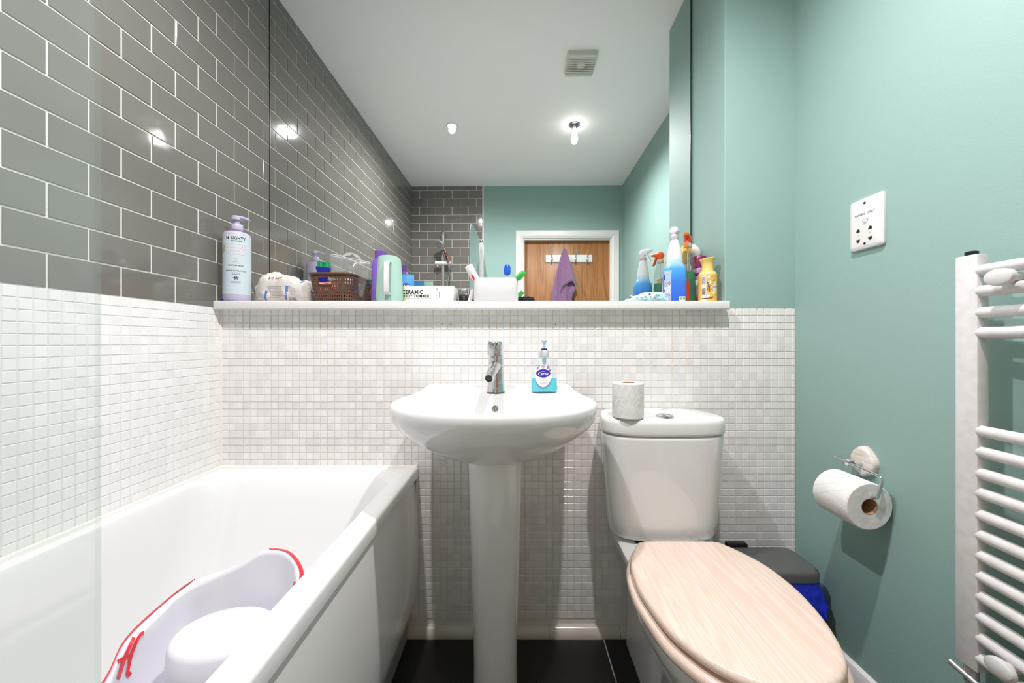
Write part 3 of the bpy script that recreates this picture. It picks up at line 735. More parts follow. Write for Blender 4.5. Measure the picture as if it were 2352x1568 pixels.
M_beech = mat_wood('pale_wood_print', (221, 195, 178), (229, 210, 197), 12, (1.9, .07, 1.9), .2, 13., True, 'X', .66)
KT = .012
put('lid', Surf([lz(.96, .428, k=KT), lz(.99, .430, k=KT), lz(1.0, .434, k=KT), lz(1.0, .439, k=KT), lz(.992, .444, k=KT), lz(.975, .4475, k=KT), lz(.94, .449, k=KT), lz(.5, .449, k=KT)]).mesh(), M_beech, t, sharp=60)
seatr = [lz(1.02, .400), lz(1.045, .402), lz(1.055, .408), lz(1.052, .416), lz(1.04, .421), lz(1.015, .424), lz(.80, .424), lz(.72, .418), lz(.70, .408), lz(.72, .400)]
seatr = [[(x, min(y, .105), z_) for x, y, z_ in r] for r in seatr]
put('seat', Surf(seatr+[seatr[0]]).mesh(False, False), M_beech, t, sharp=60)
for s in (-1, 1): tube('hinge', M_chrome, [(s*.075, .112, .41), (s*.075, .112, .445)], .010, t, 14)
def pan(s, z_, sy, cyy): return [(p[0]*s, cyy+(p[1]-lc[1])*sy, z_) for p in LD]
put('pan', Surf([pan(.52, 0, .62, -.06), pan(.52, .01, .62, -.06), pan(.50, .06, .60, -.06), pan(.50, .15, .60, -.055), pan(.60, .23, .70, -.075), pan(.80, .30, .87, -.105), pan(.96, .355, .98, -.125), pan(1.0, .385, 1.0, -.13), pan(1.0, .396, 1.0, -.13), pan(.97, .399, .97, -.13)]).mesh(), M_white, t, sharp=60)
put('pan_back', Surf([rr(-.092, .092, .05, .31, .03, 0, 6), rr(-.086, .086, .05, .31, .03, .2, 6), rr(-.092, .092, .05, .31, .03, .30, 6), rr(-.125, .125, .04, .315, .035, .355, 6), rr(-.150, .150, .04, .315, .03, .385, 6), rr(-.150, .150, .04, .315, .03, .406, 6), rr(-.142, .142, .05, .31, .03, .412, 6)]).mesh(), M_white, t, sharp=50)
box('cistern_gasket', M_dark, -.10, .10, .16, .30, .411, .42, t)
# ------------------------------------------------------------------ toilet rolls
M_paper = mat('tissue', (228, 226, 224), .9, bump=(28, .25)); M_card = mat('cardboard', (164, 126, 92), .9)
def roll(parent, R, r, L, place):
    """roll along local z from 0 to L; place(me) may reorient"""
    sf = Surf([se(0, 0, a, a, z_, 40) for a, z_ in ((r, .0005), (R-.003, 0), (R, .003), (R, L*.33), (R*.998, L*.66), (R, L-.003), (R-.003, L), (r, L-.0005))])
    p = put('paper', sf.mesh(False, False), M_paper, parent)
    q = put('core', Surf([se(0, 0, a, a, z_, 28) for a, z_ in ((r, .0005), (r, L-.0005), (r-.0015, L-.0005), (r-.0015, .0005))]+[se(0, 0, r, r, .0005, 28)]).mesh(False, False), M_card, parent)
    # quilted embossing and sheet edges pressed into the paper
    M_emb = mat('paper_emboss', (220, 218, 214), .95)
    for s in range(-3, 4):
        for ph in (0, 1):
            z0, z1 = (.006, L-.006) if ph == 0 else (L-.006, .006)
            pts = [(R*1.001*math.cos(-PI/2+s*.42+(k/14-.5)*.9), R*1.001*math.sin(-PI/2+s*.42+(k/14-.5)*.9), z0+(z1-z0)*k/14+.002*math.sin(k*2.1)) for k in range(15)]
            tube('emboss_line', M_emb, pts, .00022, p, 4)
    return p
x, y, _ = at(1442, 963, 1.128)
t = thing('toilet_roll', 'white quilted toilet roll standing on the cistern lid', 'toilet roll', (x, y, .7965), group='toilet rolls')
roll(t, .0475, .0215, .108, None)
# roll holder on the right wall
M_pwood = mat_wood('whitewashed_wood', (210, 202, 192), (228, 222, 214), 14, (1., .3, 2.), .35, 8., True, 'Z', .5)
hy, hz = 1.016, .695
t = thing('roll_holder', 'chrome wire toilet roll holder on a pale wooden plate', 'roll holder', (XR, hy, hz))
pl = [(0, .052), (.030, .030), (.044, .004), (.036, -.024), (.006, -.050), (-.008, -.049), (-.034, -.022), (-.043, .004), (-.030, .031)]
PLo = polar(pl, 48, 0, 0)
def plr(s, x_): return [(x_, -p[0]*s, p[1]*s) for p in PLo]
put('back_plate', Surf([plr(.82, 0), plr(.82, -.011), plr(.79, -.016), plr(.70, -.0185), plr(.4, -.019)]).mesh(False, True), M_pwood, t, sharp=50)
tube('pivot', M_chrome, [(-.018, .0, -.006), (-.040, .0, -.006)], .007, t, 14)
put('knob', lathe([(.0, -.011), (.006, -.010), (.0105, -.004), (.0105, .004), (.006, .010), (0, .011)], 20).mesh(), M_chrome, t, loc=(-.046, .012, -.006), rot=(PI/2, 0, 0))
RA, RR_ = -.0660, .062                     # roll axis distance from the wall, roll radius
wire = [(-.047, .055, -.003), (-.047, .02, -.006), (-.047, -.05, -.010), (-.047, -.078, -.012), (-.0475, -.088, -.022), (-.055, -.086, -.060), (-.060, -.084, -.066), (-.0615, -.072, -.0675), (-.062, .04, -.066)]
tube('wire_arm', M_chrome, spl(wire, 50), .0035, t, 10)
t = thing('toilet_roll', 'large white toilet roll hanging on the wire holder beside the toilet', 'toilet roll', (XR+RA, hy-.075, hz-.0945), group='toilet rolls', rot=(-PI/2, 0, 0))
roll(t, RR_, .0215, .108, None)
# ------------------------------------------------------------------ shaver socket
ys0, ys1 = 1.058, .962; zs0, zs1 = 1.291, 1.434
yc, zc = (ys0+ys1)/2, (zs0+zs1)/2; a, b = (ys0-ys1)/2, (zs1-zs0)/2
t = thing('shaver_socket', 'white shaver socket plate on the teal wall', 'socket', (XR, yc, zc))
def sr(s, x_, rd=.007): return [(x_, p[0], p[1]) for p in [(q[0], q[1]) for q in rr(-a+s, a-s, -b+s, b-s, rd, 0, 5)]]
put('plate', Surf([sr(.001, 0), sr(.0, -.003), sr(.0, -.007), sr(.002, -.010), sr(.008, -.0125, .005), sr(.011, -.013, .004)]).mesh(False, True), M_plast, t, sharp=30)
def onw(x, y, x_=-.0134): return (x_, -x, y)
M_ink2 = mat('grey_print', (74, 72, 72), .5)
plane_print('lettering', shift(textgeo('SHAVERS   ONLY', .0058, squeeze=.92, bold=.01), 0, .026), M_ink2, onw, t)
g = []
for ang0 in np.linspace(-PI*.95, -.05*PI, 14): g.append(rectgeo(.0075*math.cos(ang0)-.0006, .0075*math.cos(ang0)+.0006, .009+.008*math.sin(ang0)-.0006, .009+.008*math.sin(ang0)+.0006, 1, 1))
for (x, y) in ((-.0075, .010), (-.005, .0115), (-.003, .0105), (.003, .0105), (.005, .0118), (.0075, .010), (-.001, .006), (.0012, .004), (0, -.001), (-.003, -.003), (-.006, -.004), (.003, -.003)): g.append(rectgeo(x-.0008, x+.0008, y-.0005, y+.0005, 1, 1))
plane_print('shaver_symbol', shift(merge(*g), .002, -.001), M_ink2, onw, t)
M_brass = mat('socket_brass', (112, 86, 60), .5, noise=(400, (30, 24, 18)))
for sx in (-.019, .016):
    for sy, flip in ((-.022, 1), (-.042, -1)):
        pts = [(sx-.0058, sy), (sx+.0058, sy)]+[(sx+.0058*math.cos(q), sy+flip*.0098*math.sin(q)) for q in np.linspace(.25, PI-.25, 8)]
        plane_print('socket_slot', (pts, [tuple(range(len(pts)))]), M_brass, onw, t)
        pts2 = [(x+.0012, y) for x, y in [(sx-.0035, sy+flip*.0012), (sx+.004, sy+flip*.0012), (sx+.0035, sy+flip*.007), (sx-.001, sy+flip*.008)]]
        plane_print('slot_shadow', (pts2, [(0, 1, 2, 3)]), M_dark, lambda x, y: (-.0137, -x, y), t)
    plane_print('lettering', shift(textgeo('115V' if sx < 0 else '230V', .0022), sx, -.032), M_ink2, onw, t)
for sy in (.056, -.0575): put('screw', lathe([(.0036, 0), (.0034, .0006), (0, .0008)], 14).mesh(), M_dark, t, loc=(-.0128, 0, sy), rot=(0, -PI/2, 0))
# ------------------------------------------------------------------ towel radiator
M_rad = mat('radiator_enamel', (214, 212, 211), .32, noise=(55, (206, 203, 200)))
rx0, rx1, ry0, ry1 = .905, .929, .710, .747
t = thing('towel_radiator', 'white ladder towel radiator on the right hand teal wall', 'radiator', (XR, .5, .378))
def rb(name, m, x0, x1, y0, y1, z0, z1, bev=0.): return box(name, m, x0-XR, x1-XR, y0-.5, y1-.5, z0-.378, z1-.378, t, bev)
rb('post', M_rad, rx0, rx1, ry0, ry1, .378, 1.204, .003)
rb('post', M_rad, rx0, rx1, .245, .282, .378, 1.204, .003)
ypx = [620.6, 668.4, 717.8, 764, 990, 1038, 1087.6, 1133, 1183, 1230, 1277, 1324, 1371, 1418, 1467, 1514]
for yp in ypx:
    z_ = CZ-(yp-VY)*ry0/F
    bw = [(rx0+.010-XR-.012*math.sin(PI*k/12), ry0-.5+.002-(ry0-.28)*k/12, z_-.378) for k in range(13)]
    tube('rail', M_rad, bw, .0112, t, 16)
for yy in (ry0+.0185, .2635): put('air_vent', lathe([(.0095, .825), (.0095, .833), (.007, .8345), (.006, .8345)], 20, cx=(rx0+rx1)/2-XR, cy=yy-.5).mesh(), M_black, t)
for (yp, xp) in ((636, 2312), (1534, 2293)):
    z_ = CZ-(yp-VY)*.66/F; yy = .66
    o = put('bracket_cap', Surf([[( -.098-dx, (yy-.5)+p[0]*s, z_-.378+p[1]*s*.75) for p in [(math.cos(q)*.021, math.sin(q)*.021) for q in np.linspace(0, 2*PI, 29)[:-1]]] for dx, s in ((0, .9), (0, 1), (.007, 1), (.010, .93), (.012, .7))]).mesh(), M_rad, t)
    tube('bracket_stem', M_rad, [(-.098, yy-.5, z_-.378), (0, yy-.5, z_-.378)], .009, o, 12)
tube('valve_body', M_dchrome, [((rx0+rx1)/2-XR, ry0+.0185-.5, 0), ((rx0+rx1)/2-XR, ry0+.0185-.5, -.035)], .0105, t, 16)
tube('valve_pipe', M_dchrome, [((rx0+rx1)/2-XR, ry0+.0185-.5, -.03), ((rx0+rx1)/2-XR, ry0+.0185-.5, -.05), (-.02, ry0-.48, -.056), (-.001, ry0-.48, -.056)], .0085, t, 14)
tube('valve_lever', M_dchrome, [((rx0+rx1)/2-XR-.012, ry0+.045-.5, -.014), ((rx0+rx1)/2-XR-.004, ry0-.01-.5, -.030), ((rx0+rx1)/2-XR, ry0-.04-.5, -.032)], .0062, t, 12)
# ------------------------------------------------------------------ pedal bin with blue liner
t = thing('pedal_bin', 'small grey plastic bin with a blue liner beside the toilet', 'bin', (.80, 1.178, 0))
M_bin = mat('bin_grey', (92, 93, 92), .38, noise=(120, (86, 87, 86)))
M_bin2 = mat('bin_body', (44, 45, 46), .4)
hx, hy_ = .142, .073
def br(dx, z_, r): return rr(-hx+dx, hx-dx, -hy_+dx, hy_-dx, r, z_, 7)
put('body', Surf([br(.022, 0, .03), br(.020, .01, .03), br(.008, .285, .03), br(.006, .292, .03)]).mesh(), M_bin2, t)
put('lid', Surf([br(.004, .290, .03), br(.0, .292, .03), br(0, .314, .03), br(.003, .321, .03), br(.010, .3245, .03), br(.016, .3235, .028), br(.05, .3245, .01)]).mesh(), M_bin, t, sharp=50)
box('hinge', M_black, -.075, -.005, hy_-.010, hy_+.012, .305, .336, t, .004)
M_bag = mat('blue_liner', (16, 42, 196), .22, spec=.7, bump=(40, .6))
v, f = [], []; NU, NV = 40, 10
for j in range(NV+1):
    s = j/NV
    for i in range(NU):
        base = rr(-hx+.004, hx-.002, -hy_+.002, hy_-.004, .03, 0, 10); p = base[i % 40]
        drop = .03+.10*max(0, math.sin((i-27)/40*2*PI+1.9))**2
        if p[0] > .05 and p[1] < 0: drop += .045
        wob = .004*math.sin(i*1.9+j*.8)+.003*noise3((i*.7, j*.5, 3.1))
        fl = 1+.17*s*(1 if p[0] > 0 and p[1] < .03 else .4)
        v.append((min(p[0]*fl+wob*s, .168), max(p[1]*fl+wob*s*1.5, -.12), .293-drop*s))
for j in range(NV):
    for i in range(NU): k = (i+1) % NU; f.append((j*NU+i, j*NU+k, (j+1)*NU+k, (j+1)*NU+i))
put('liner', mesh(v, f), M_bag, t, sharp=180)
# ------------------------------------------------------------------ things on the shelf
def X(px, Y): return (px-VX)*Y/F
def Zp(py, Y): return CZ-(py-VY)*Y/F
ZZ = ZS+.0003
M_lav = mat('lavender_plastic', (184, 176, 200), .35); M_pblue = mat('pale_blue_label', (190, 204, 210), .45)
# pump bottle
t = thing('pump_bottle', 'tall lavender pump bottle with pale blue label at the grey tiles', 'bottle', (-.992, 1.282, ZZ))
sf = lathe([(.030, 0), (.037, .001), (.0405, .006), (.0405, .022), (.0405, .06), (.0405, .12), (.0405, .18), (.0405, .228), (.0395, .236), (.036, .241), (.024, .246), (.014, .248), (.013, .256)], 56)
put('body', sf.mesh(), M_lav, t)
V = .75+.092                         # the print faces the camera
skin_print('label', sf, rectgeo(-.0632, .0632, -.103, .103, 40, 6), M_pblue, .126, V, t, .0004)
def pr(txt, h, z_, m=M_ink, sq=1., bold=0., dx=0.): skin_print('lettering', sf, shift(textgeo(txt, h, squeeze=sq, bold=bold), dx, 0), m, z_, V, t, .0010)
M_pink = mat('pink_print', (216, 200, 204), .5)
pr('N', .0105, .2165, sq=.8, bold=.03, dx=-.0245); pr('UGHTY', .0105, .2165, sq=.8, bold=.03, dx=.0065); pr('97% NATURAL', .0042, .207, sq=.85, bold=.01, dx=.002)
pr('TO THE', .0165, .190, M_pink, .68, .03, .002); pr('RESCUE', .0165, .168, M_pink, .68, .03, .002)
g = fangeo(.0125, .0125, 3, 24); skin_print('badge', sf, g, M_pink, .142, V, t, .0008); skin_print('badge_field', sf, fangeo(.0115, .0115, 3, 24), M_pblue, .142, V, t, .0010)
pr('CRUELTY', .0020, .1475); pr('FREE', .0020, .1445); pr('VEGAN', .0020, .138); pr('FRIENDLY', .0020, .135)
pr('MOISTURE BOOST', .0042, .122, sq=.9, bold=.01); pr("BOOSTER D'HYDRATATION", .0040, .104, sq=.82, bold=.01); pr('for dry and', .0030, .0965, bold=.01); pr('damaged hair', .0030, .0915, bold=.01)
g = merge(*[shift(([(a*c-b*s, a*s+b*c) for a, b in fangeo(.0045, .0013, 2, 10)[0]], fangeo(.0045, .0013, 2, 10)[1]), .0045*c, .0035*s) for c, s in [(math.cos(q), math.sin(q)) for q in (.3, 1.2, 2.2, 3.0, 4.2, 5.4)]])
skin_print('flower_drawing', sf, g, M_ink2, .079, V, t, .0008)
pr('with sweet almond', .0024, .067); pr('& sunflower seeds', .0024, .063)
g = merge(shift(fangeo(.010, .008, 2, 12), -.046, .172-.172), shift(fangeo(.006, .010, 2, 12), -.052, -.018), shift(fangeo(.008, .006, 2, 12), -.040, .012))
skin_print('leaf_picture', sf, g, mat('leaf_print', (170, 172, 138), .5), .175, V, t, .0009)
put('collar', lathe([(.0165, .252), (.0175, .254), (.0175, .272), (.0165, .2735), (.010, .274), (.0085, .276), (.0085, .287), (.013, .288)], 32).mesh(), M_lav, t)
put('pump_head', Surf([se(0, 0, a, b, z_, 28) for a, b, z_ in ((.013, .013, .287), (.0165, .0165, .289), (.0165, .0165, .299), (.013, .013, .303), (.004, .004, .304))]).mesh(), M_lav, t)
put('pump_nozzle', tubem([(0, 0, .2965), (.018, -.001, .2965), (.036, -.002, .292), (.046, -.0025, .287)], .006, 12, rs=[.0085, .0068, .0048, .0036]), M_lav, t)
# small purple razor head lying at the end of the shelf
t = thing('disposable_razor', 'small purple and blue razor lying beside the lavender bottle', 'razor', (-1.006, YF-.018, ZZ), .1)
box('head', mat('razor_blue', (40, 40, 150), .3), -.020, .020, -.008, .008, .0, .010, t, .003)
box('grip_strip', mat('razor_purple', (120, 70, 190), .4), -.016, .022, -.0095, -.004, .008, .0145, t, .002)
tube('handle', mat('razor_blue', (40, 40, 150)), [(0, .006, .004), (-.004, .04, .005), (-.004, .10, .005)], .004, t, 10)
# ---- opened soft pack of nappies
t = thing('nappy_pack', 'crumpled white plastic pack lying between bottle and basket', 'soft pack', (X(648, 1.33), 1.362, ZZ))
hw, nS = .105, 26
rings = []
for i in range(nS):
    s = i/(nS-1); x = -hw+2*hw*s
    hgt = .114*(min(1, s/.16)**.5)*(1 if s < .93 else 1-(s-.93)*3)*(.86+.14*math.sin(s*5)); dp = .055*(.55+.45*min(1, s/.22))*(1-.25*max(0, s-.85)/.15)
    r = []
    for k in range(40):
        a = 2*PI*k/40; c, sn = math.cos(a), math.sin(a)
        yy = dp*math.copysign(abs(c)**.7, c); zz = hgt*(.5+.5*math.copysign(abs(sn)**.75, sn))
        w_ = noise3((x*28, yy*34, zz*34))*.014*(1.6 if s < .3 else .9)+noise3((x*70+9, yy*60, zz*60))*.006
        r.append((x+w_*.5, yy+w_*(-1 if c < 0 else 1)*.6, max(.0, zz+w_*(1 if zz > .02 else 0))))
    rings.append(r)
nsf = Surf([[ (p[2], p[1], p[0]) for p in r] for r in rings])      # work along z, then turn
nm = Surf(rings).mesh()
M_pack = mat('pack_film', (208, 203, 196), .35, bump=(60, .25))
put('pack', nm, M_pack, t, sharp=80)
pbv = BVHTree.FromPolygons([v.co.copy() for v in nm.vertices], [tuple(p.vertices) for p in nm.polygons])
def front_print(name, geo, m, x, z_, bvh, par, off=.0008, rot=0.):
    c, s = math.cos(rot), math.sin(rot); out = []
    for gx, gy in geo[0]:
        p = Vector((x+gx*c-gy*s, -.5, z_+gx*s+gy*c)); h, n2, _, _ = bvh.ray_cast(p, Vector((0, 1, 0)))
        if h is None: h = Vector((p.x, -.02, p.z))
        out.append((h.x, h.y-off, h.z))
    return put(name, rawmesh(out, geo[1]), m, par, smooth=False)
M_bluep = mat('blue_band_print', (88, 122, 190), .5); M_greyp = mat('grey_text_print', (150, 145, 140), .5)
front_print('blue_band', rectgeo(-.004, .004, -.018, .018, 2, 10), M_bluep, -.048, .026, pbv, t, rot=-.25)
front_print('blue_band', rectgeo(-.0042, .0042, -.026, .026, 2, 12), M_bluep, .028, .036, pbv, t, rot=-.18)
for k in range(9): front_print('small_print', lines(1, .052, .004, .0016, k, .1), M_greyp, -.010+.001*k, .058-.0055*k, pbv, t)
for k in range(5): front_print('small_print', lines(1, .030, .004, .0014, 20+k, .3), M_greyp, .052, .054-.006*k, pbv, t, rot=-.5)
front_print('bar_code', merge(*[rectgeo(-.012+i*.0022, -.0112+i*.0022+.0006*(i % 3 == 0), -.006, .006, 1, 2) for i in range(11)]), M_ink, .048, .012, pbv, t)
def top_print(name, geo, m, x, y, bvh, par, off=.0008):
    out = []
    for gx, gy in geo[0]:
        h, _, _, _ = bvh.ray_cast(Vector((x+gx, y+gy, .5)), Vector((0, 0, -1))); out.append((h.x, h.y, h.z+off) if h else (x+gx, y+gy, .1))
    return put(name, rawmesh(out, geo[1]), m, par, smooth=False)
front_print('dark_print', merge(shift(textgeo('DO NOT', .0085, bold=.02), -.01, 0)), M_ink, .0, .0885, pbv, t)
front_print('blue_band', rectgeo(-.012, .012, -.006, .006, 6, 4), mat('sky_print', (96, 160, 208), .5), .075, .082, pbv, t)
v, f = [], []                                   # torn open flap at the left end
for j in range(9):
    for i in range(15):
        a = i/14; b = j/8
        x = -hw+.045-.060*b+.012*math.sin(a*6+b*2); y = -.028+.078*a+.006*math.sin(b*7); z_ = .030+.052*math.sin(a*PI*.95)*(1-.35*b)+.010*math.sin(i*1.3+j)+.010*noise3((i*.5, j*.6, 1.7))
        v.append((x, y, z_))
for j in range(8):
    for i in range(14): f.append((j*15+i, j*15+i+1, (j+1)*15+i+1, (j+1)*15+i))
o = put('flap', rawmesh(v, f), M_pack, t, sharp=80); md = o.modifiers.new('thick', 'SOLIDIFY'); md.thickness = .0012
# ---- brown woven-look basket
bx0, bx1, by0, by1, bh = -.742, -.586, 1.275, 1.455, .104
bcx, bcy = (bx0+bx1)/2, (by0+by1)/2
t = thing('plastic_basket', 'brown plastic basket with woven lattice sides on the shelf', 'basket', (bcx, bcy, ZZ))
M_brown = mat('brown_plastic', (92, 62, 48), .35, spec=.5)
def bring(s, k=12): 
    e = .012*(1-s); return rr(bx0-bcx+e, bx1-bcx-e, by0-bcy+e, by1-bcy-e, .030, .004+s*(bh-.010), k)
def wallpt(u, s):
    r = bring(s, 12); n = len(r); b = u*n; i = int(b) % n; fb = b-int(b); p, q = np.array(r[i]), np.array(r[(i+1) % n]); return p*(1-fb)+q*fb
# even spacing round the wall
dense = [wallpt(i/480, .5) for i in range(480)]; L = np.cumsum([0]+[np.linalg.norm(dense[(i+1) % 480]-dense[i]) for i in range(480)])
def ueven(q): return np.interp((q % 1.)*L[-1], L, np.arange(481)/480)
NC, NR = 66, 8; v, f = [], []
def addv(u, s): v.append(tuple(wallpt(ueven(u), s))); return len(v)-1
grid = {}
def gv(i, j):
    k = (i % NC, j)
    if k not in grid: grid[k] = addv((i % NC)/NC, j/NR)
    return grid[k]
def ang_front(i):
    p = wallpt(ueven((i+.5)/NC), .5); return p
for i in range(NC):
    pc = ang_front(i); front = pc[1] < by0-bcy+.012 or False
    for j in range(NR):
        a, b, c, d = gv(i, j), gv(i+1, j), gv(i+1, j+1), gv(i, j+1)
        if front and j in (5, 6) and -.038 < pc[0] < .012: continue      # grip hole
        if j == NR-1: f.append((a, b, c, d)); continue
        tri = (i+j) % 2; m_ = .24; cu = (i+.5)/NC; cs = (j+.5)/NR
        if tri: h = [addv((i+m_)/NC, (j+m_)/NR), addv((i+1-m_)/NC, (j+m_)/NR), addv((i+.62)/NC, (j+1-m_*.7)/NR), addv((i+.38)/NC, (j+1-m_*.7)/NR)]
        else: h = [addv((i+.38)/NC, (j+m_*.7)/NR), addv((i+.62)/NC, (j+m_*.7)/NR), addv((i+1-m_)/NC, (j+1-m_)/NR), addv((i+m_)/NC, (j+1-m_)/NR)]
        q = [a, b, c, d]
        for k in range(4): f.append((q[k], q[(k+1) % 4], h[(k+1) % 4], h[k]))
o = put('lattice_wall', rawmesh(v, f), M_brown, t, sharp=30); md = o.modifiers.new('thick', 'SOLIDIFY'); md.thickness = .0022; md.offset = 0
rm = [np.array(p) for p in bring(1., 12)]
tube('rim', M_brown, [(p[0]*1.015, p[1]*1.015, bh-.004+.004*math.sin(i*.0)) for i, p in enumerate(rm)], .0042, t, 10, True)
tube('grip_edge', M_brown, spl([(-.036, by0-bcy+.0025, .064), (-.036, by0-bcy+.001, .084), (-.012, by0-bcy+.001, .089), (.010, by0-bcy+.001, .084), (.010, by0-bcy+.0025, .064), (-.012, by0-bcy+.003, .060)], 36, True), .0020, t, 8, True)
put('base', Surf([bring(0, 6), [(x, y, .006) for x, y, _ in bring(0, 6)]]).mesh(), M_brown, t)
# things in the basket
def blobm(cx, cy, cz, a, b, c, amp=.15, n=18, seed=0., e=2.):
    rs = []
    for i in range(n):
        th = -PI/2+PI*i/(n-1); r = []
        for k in range(28):
            ph = 2*PI*k/28; d = Vector((math.cos(th)*math.cos(ph), math.cos(th)*math.sin(ph), math.sin(th)))
            w_ = 1+amp*noise3((d.x*1.7+seed, d.y*1.7, d.z*1.7))
            g = lambda q: math.copysign(abs(q)**(2/e), q)
            r.append((cx+a*g(d.x)*w_, cy+b*g(d.y)*w_, cz+c*g(d.z)*w_))
        rs.append(r)
    return Surf(rs).mesh(False, False)
def inb(x, y, z_): return (bcx+x, bcy+y, ZZ+z_)
t = thing('bath_sponge', 'coral pink sponge seen through the grip of the basket', 'sponge', inb(-.030, -.045, .008))
put('sponge', blobm(0, 0, .034, .036, .026, .034, .25, seed=2., e=2.6), mat('coral_sponge', (226, 132, 108), .8, bump=(180, .5)), t)
t = thing('nail_brush', 'blue brush with green bristles sticking out of the basket', 'brush', inb(-.058, -.02, .028), 0, rot=(.1, .05, .25))
M_bbl = mat('brush_blue', (26, 36, 150), .3)
put('head', Surf([rr(-a+.006*0, a, -.010, .010, .006, z_, 5) for a, z_ in ((.006, 0), (.008, .03), (.011, .055), (.024, .098), (.026, .104), (.025, .107))]).mesh(), M_bbl, t)
M_grb = mat('bristle_green', (14, 150, 96), .6)
tuft = boxm(-.0016, .0016, -.0016, .0016, 0, .020); tuft.materials.append(M_grb)
for i in range(12):
    for j in range(4):
        o = put('bristle_tuft', tuft, None, t, loc=(-.020+i*.0036, -.006+j*.0042, .106), rot=(random.uniform(-.2, .2), random.uniform(-.1, .3), 0), smooth=False)
t = thing('hair_comb', 'black handled comb leaning beside the blue brush', 'comb', inb(-.020, .008, .02), 0, rot=(.1, .45, .1))
put('comb_body', Surf([rr(-a, a, -.003, .003, .002, z_, 4) for a, z_ in ((.010, 0), (.010, .05), (.013, .085), (.011, .10), (.004, .106))]).mesh(), M_black, t)
M_film = mat_clear('clear_film', (250, 251, 251), .07, .10, 1.3)
def film_pouch(name, par, w_, h_, amp, seed, m):
    v, f = [], []; nu, nv = 26, 18
    for side in (0, 1):
        for j in range(nv+1):
            for i in range(nu+1):
                a, b = i/nu, j/nv; bulge = .028*(math.sin(a*PI)**.6)*(math.sin(min(1, b*1.02)*PI)**.55 if b < .97 else 0)
                n_ = noise3((a*4+seed, b*4, side*3.3))*amp+noise3((a*9+seed, b*9, side*5.))*amp*.4
                edge = math.sin(a*PI)*math.sin(b*PI)
                v.append(((a-.5)*w_*(1-.12*(1-b)), (bulge+n_*edge)*(1 if side else -1), b*h_+n_*.3*edge))
    off = (nu+1)*(nv+1)
    for side in (0, 1):
        for j in range(nv):
            for i in range(nu):
                q = (j*(nu+1)+i, j*(nu+1)+i+1, (j+1)*(nu+1)+i+1, (j+1)*(nu+1)+i); f.append(tuple(k+side*off for k in q))
    return put(name, rawmesh(v, f), m, par, sharp=180)
t = thing('zip_bag', 'crumpled clear zip bag bulging out of the brown basket', 'plastic bag', inb(.020, -.010, .040), 0, rot=(.12, .20, .08))
film_pouch('pouch', t, .150, .132, .016, .7, M_film)
M_zip = mat_clear('zip_strip', (238, 240, 240), .45, .2, 1.)
for dz in (.126, .132): tube('zip_strip', M_zip, [(-.072+.144*i/10, .002*math.sin(i*.9), dz+.001*math.sin(i)) for i in range(11)], .0017, t, 8)
tb = [(.034*math.cos(a)+.004, .133+.020*math.sin(a)) for a in np.linspace(0, PI, 14)]
hl = [(.004+.006*math.cos(a), .143+.005*math.sin(a)) for a in np.linspace(0, PI, 14)]
put('hang_tab', rawmesh([(x, 0, z_) for x, z_ in tb]+[(x, .0, z_) for x, z_ in hl], [(i, i+1, 15+i, 14+i) for i in range(13)]), M_zip, t)
o = front_print('blue_print', rectgeo(-.004, .004, -.008, .008, 2, 2), mat('blue_ink', (60, 84, 170), .5), .048, .022, pbv, t); o.location = (0, .012, 0)
t = thing('travel_bottle', 'small teal bottle with a bronze cap inside the clear bag', 'bottle', inb(.018, .0, .045), 0, rot=(-.15, .18, 0))
put('body', lathe([(.012, 0), (.017, .004), (.018, .03), (.017, .045), (.012, .055)], 24).mesh(), mat('teal_bottle', (96, 176, 176), .3), t)
put('cap_ring', lathe([(.0125, .054), (.0135, .056), (.0135, .066), (.0115, .068)], 24).mesh(), mat('bronze_cap', (168, 140, 116), .25, metal=.7), t)
put('clear_cap', lathe([(.0105, .067), (.0105, .094), (.009, .097), (0, .097)], 24).mesh(), M_film, t)
t = thing('cotton_pack', 'crumpled white plastic wrapper at the right side of the basket', 'wrapper', inb(.050, -.022, .045), .2)
put('wrapper', blobm(0, 0, .034, .024, .030, .036, .35, seed=5.), mat('wrapper_film', (214, 214, 216), .25, bump=(50, .6)), t)
t = thing('toiletry_case', 'dark pouch lying low inside the brown basket', 'pouch', inb(-.005, .045, .008))
put('pouch', blobm(0, 0, .030, .055, .032, .030, .2, seed=8., e=3.), mat('dark_pouch', (40, 38, 40), .6), t)
# ---- purple bottle
py_ = 1.392
t = thing('shampoo_bottle', 'purple shampoo bottle with mint label behind the mint cup', 'bottle', (X(874, py_), py_, ZZ), .15)
M_purp = mat('purple_plastic', (122, 92, 176), .3)
psf = Surf([se(0, 0, a, b, z_, 48, 2.8) for a, b, z_ in ((.028, .017, 0), (.034, .021, .004), (.0340, .021, .02), (.0335, .020, .06), (.0325, .0195, .11), (.0310, .019, .145), (.0285, .018, .163), (.025, .0165, .172), (.0225, .0155, .176), (.0222, .0155, .178))])
put('body', psf.mesh(), M_purp, t)
put('flip_cap', Surf([se(0, 0, a, b, z_, 40, 2.4) for a, b, z_ in ((.0205, .0145, .1775), (.0210, .0150, .180), (.0205, .0146, .201), (.0212, .0150, .203), (.0205, .0145, .207), (.004, .004, .2075))]).mesh(), mat('purple_cap', (112, 78, 158), .3), t)
skin_print('label', psf, rectgeo(-.004, .030, -.066, .066, 10, 12), mat('mint_label', (178, 220, 206), .4), .08, .75, t, .0006)
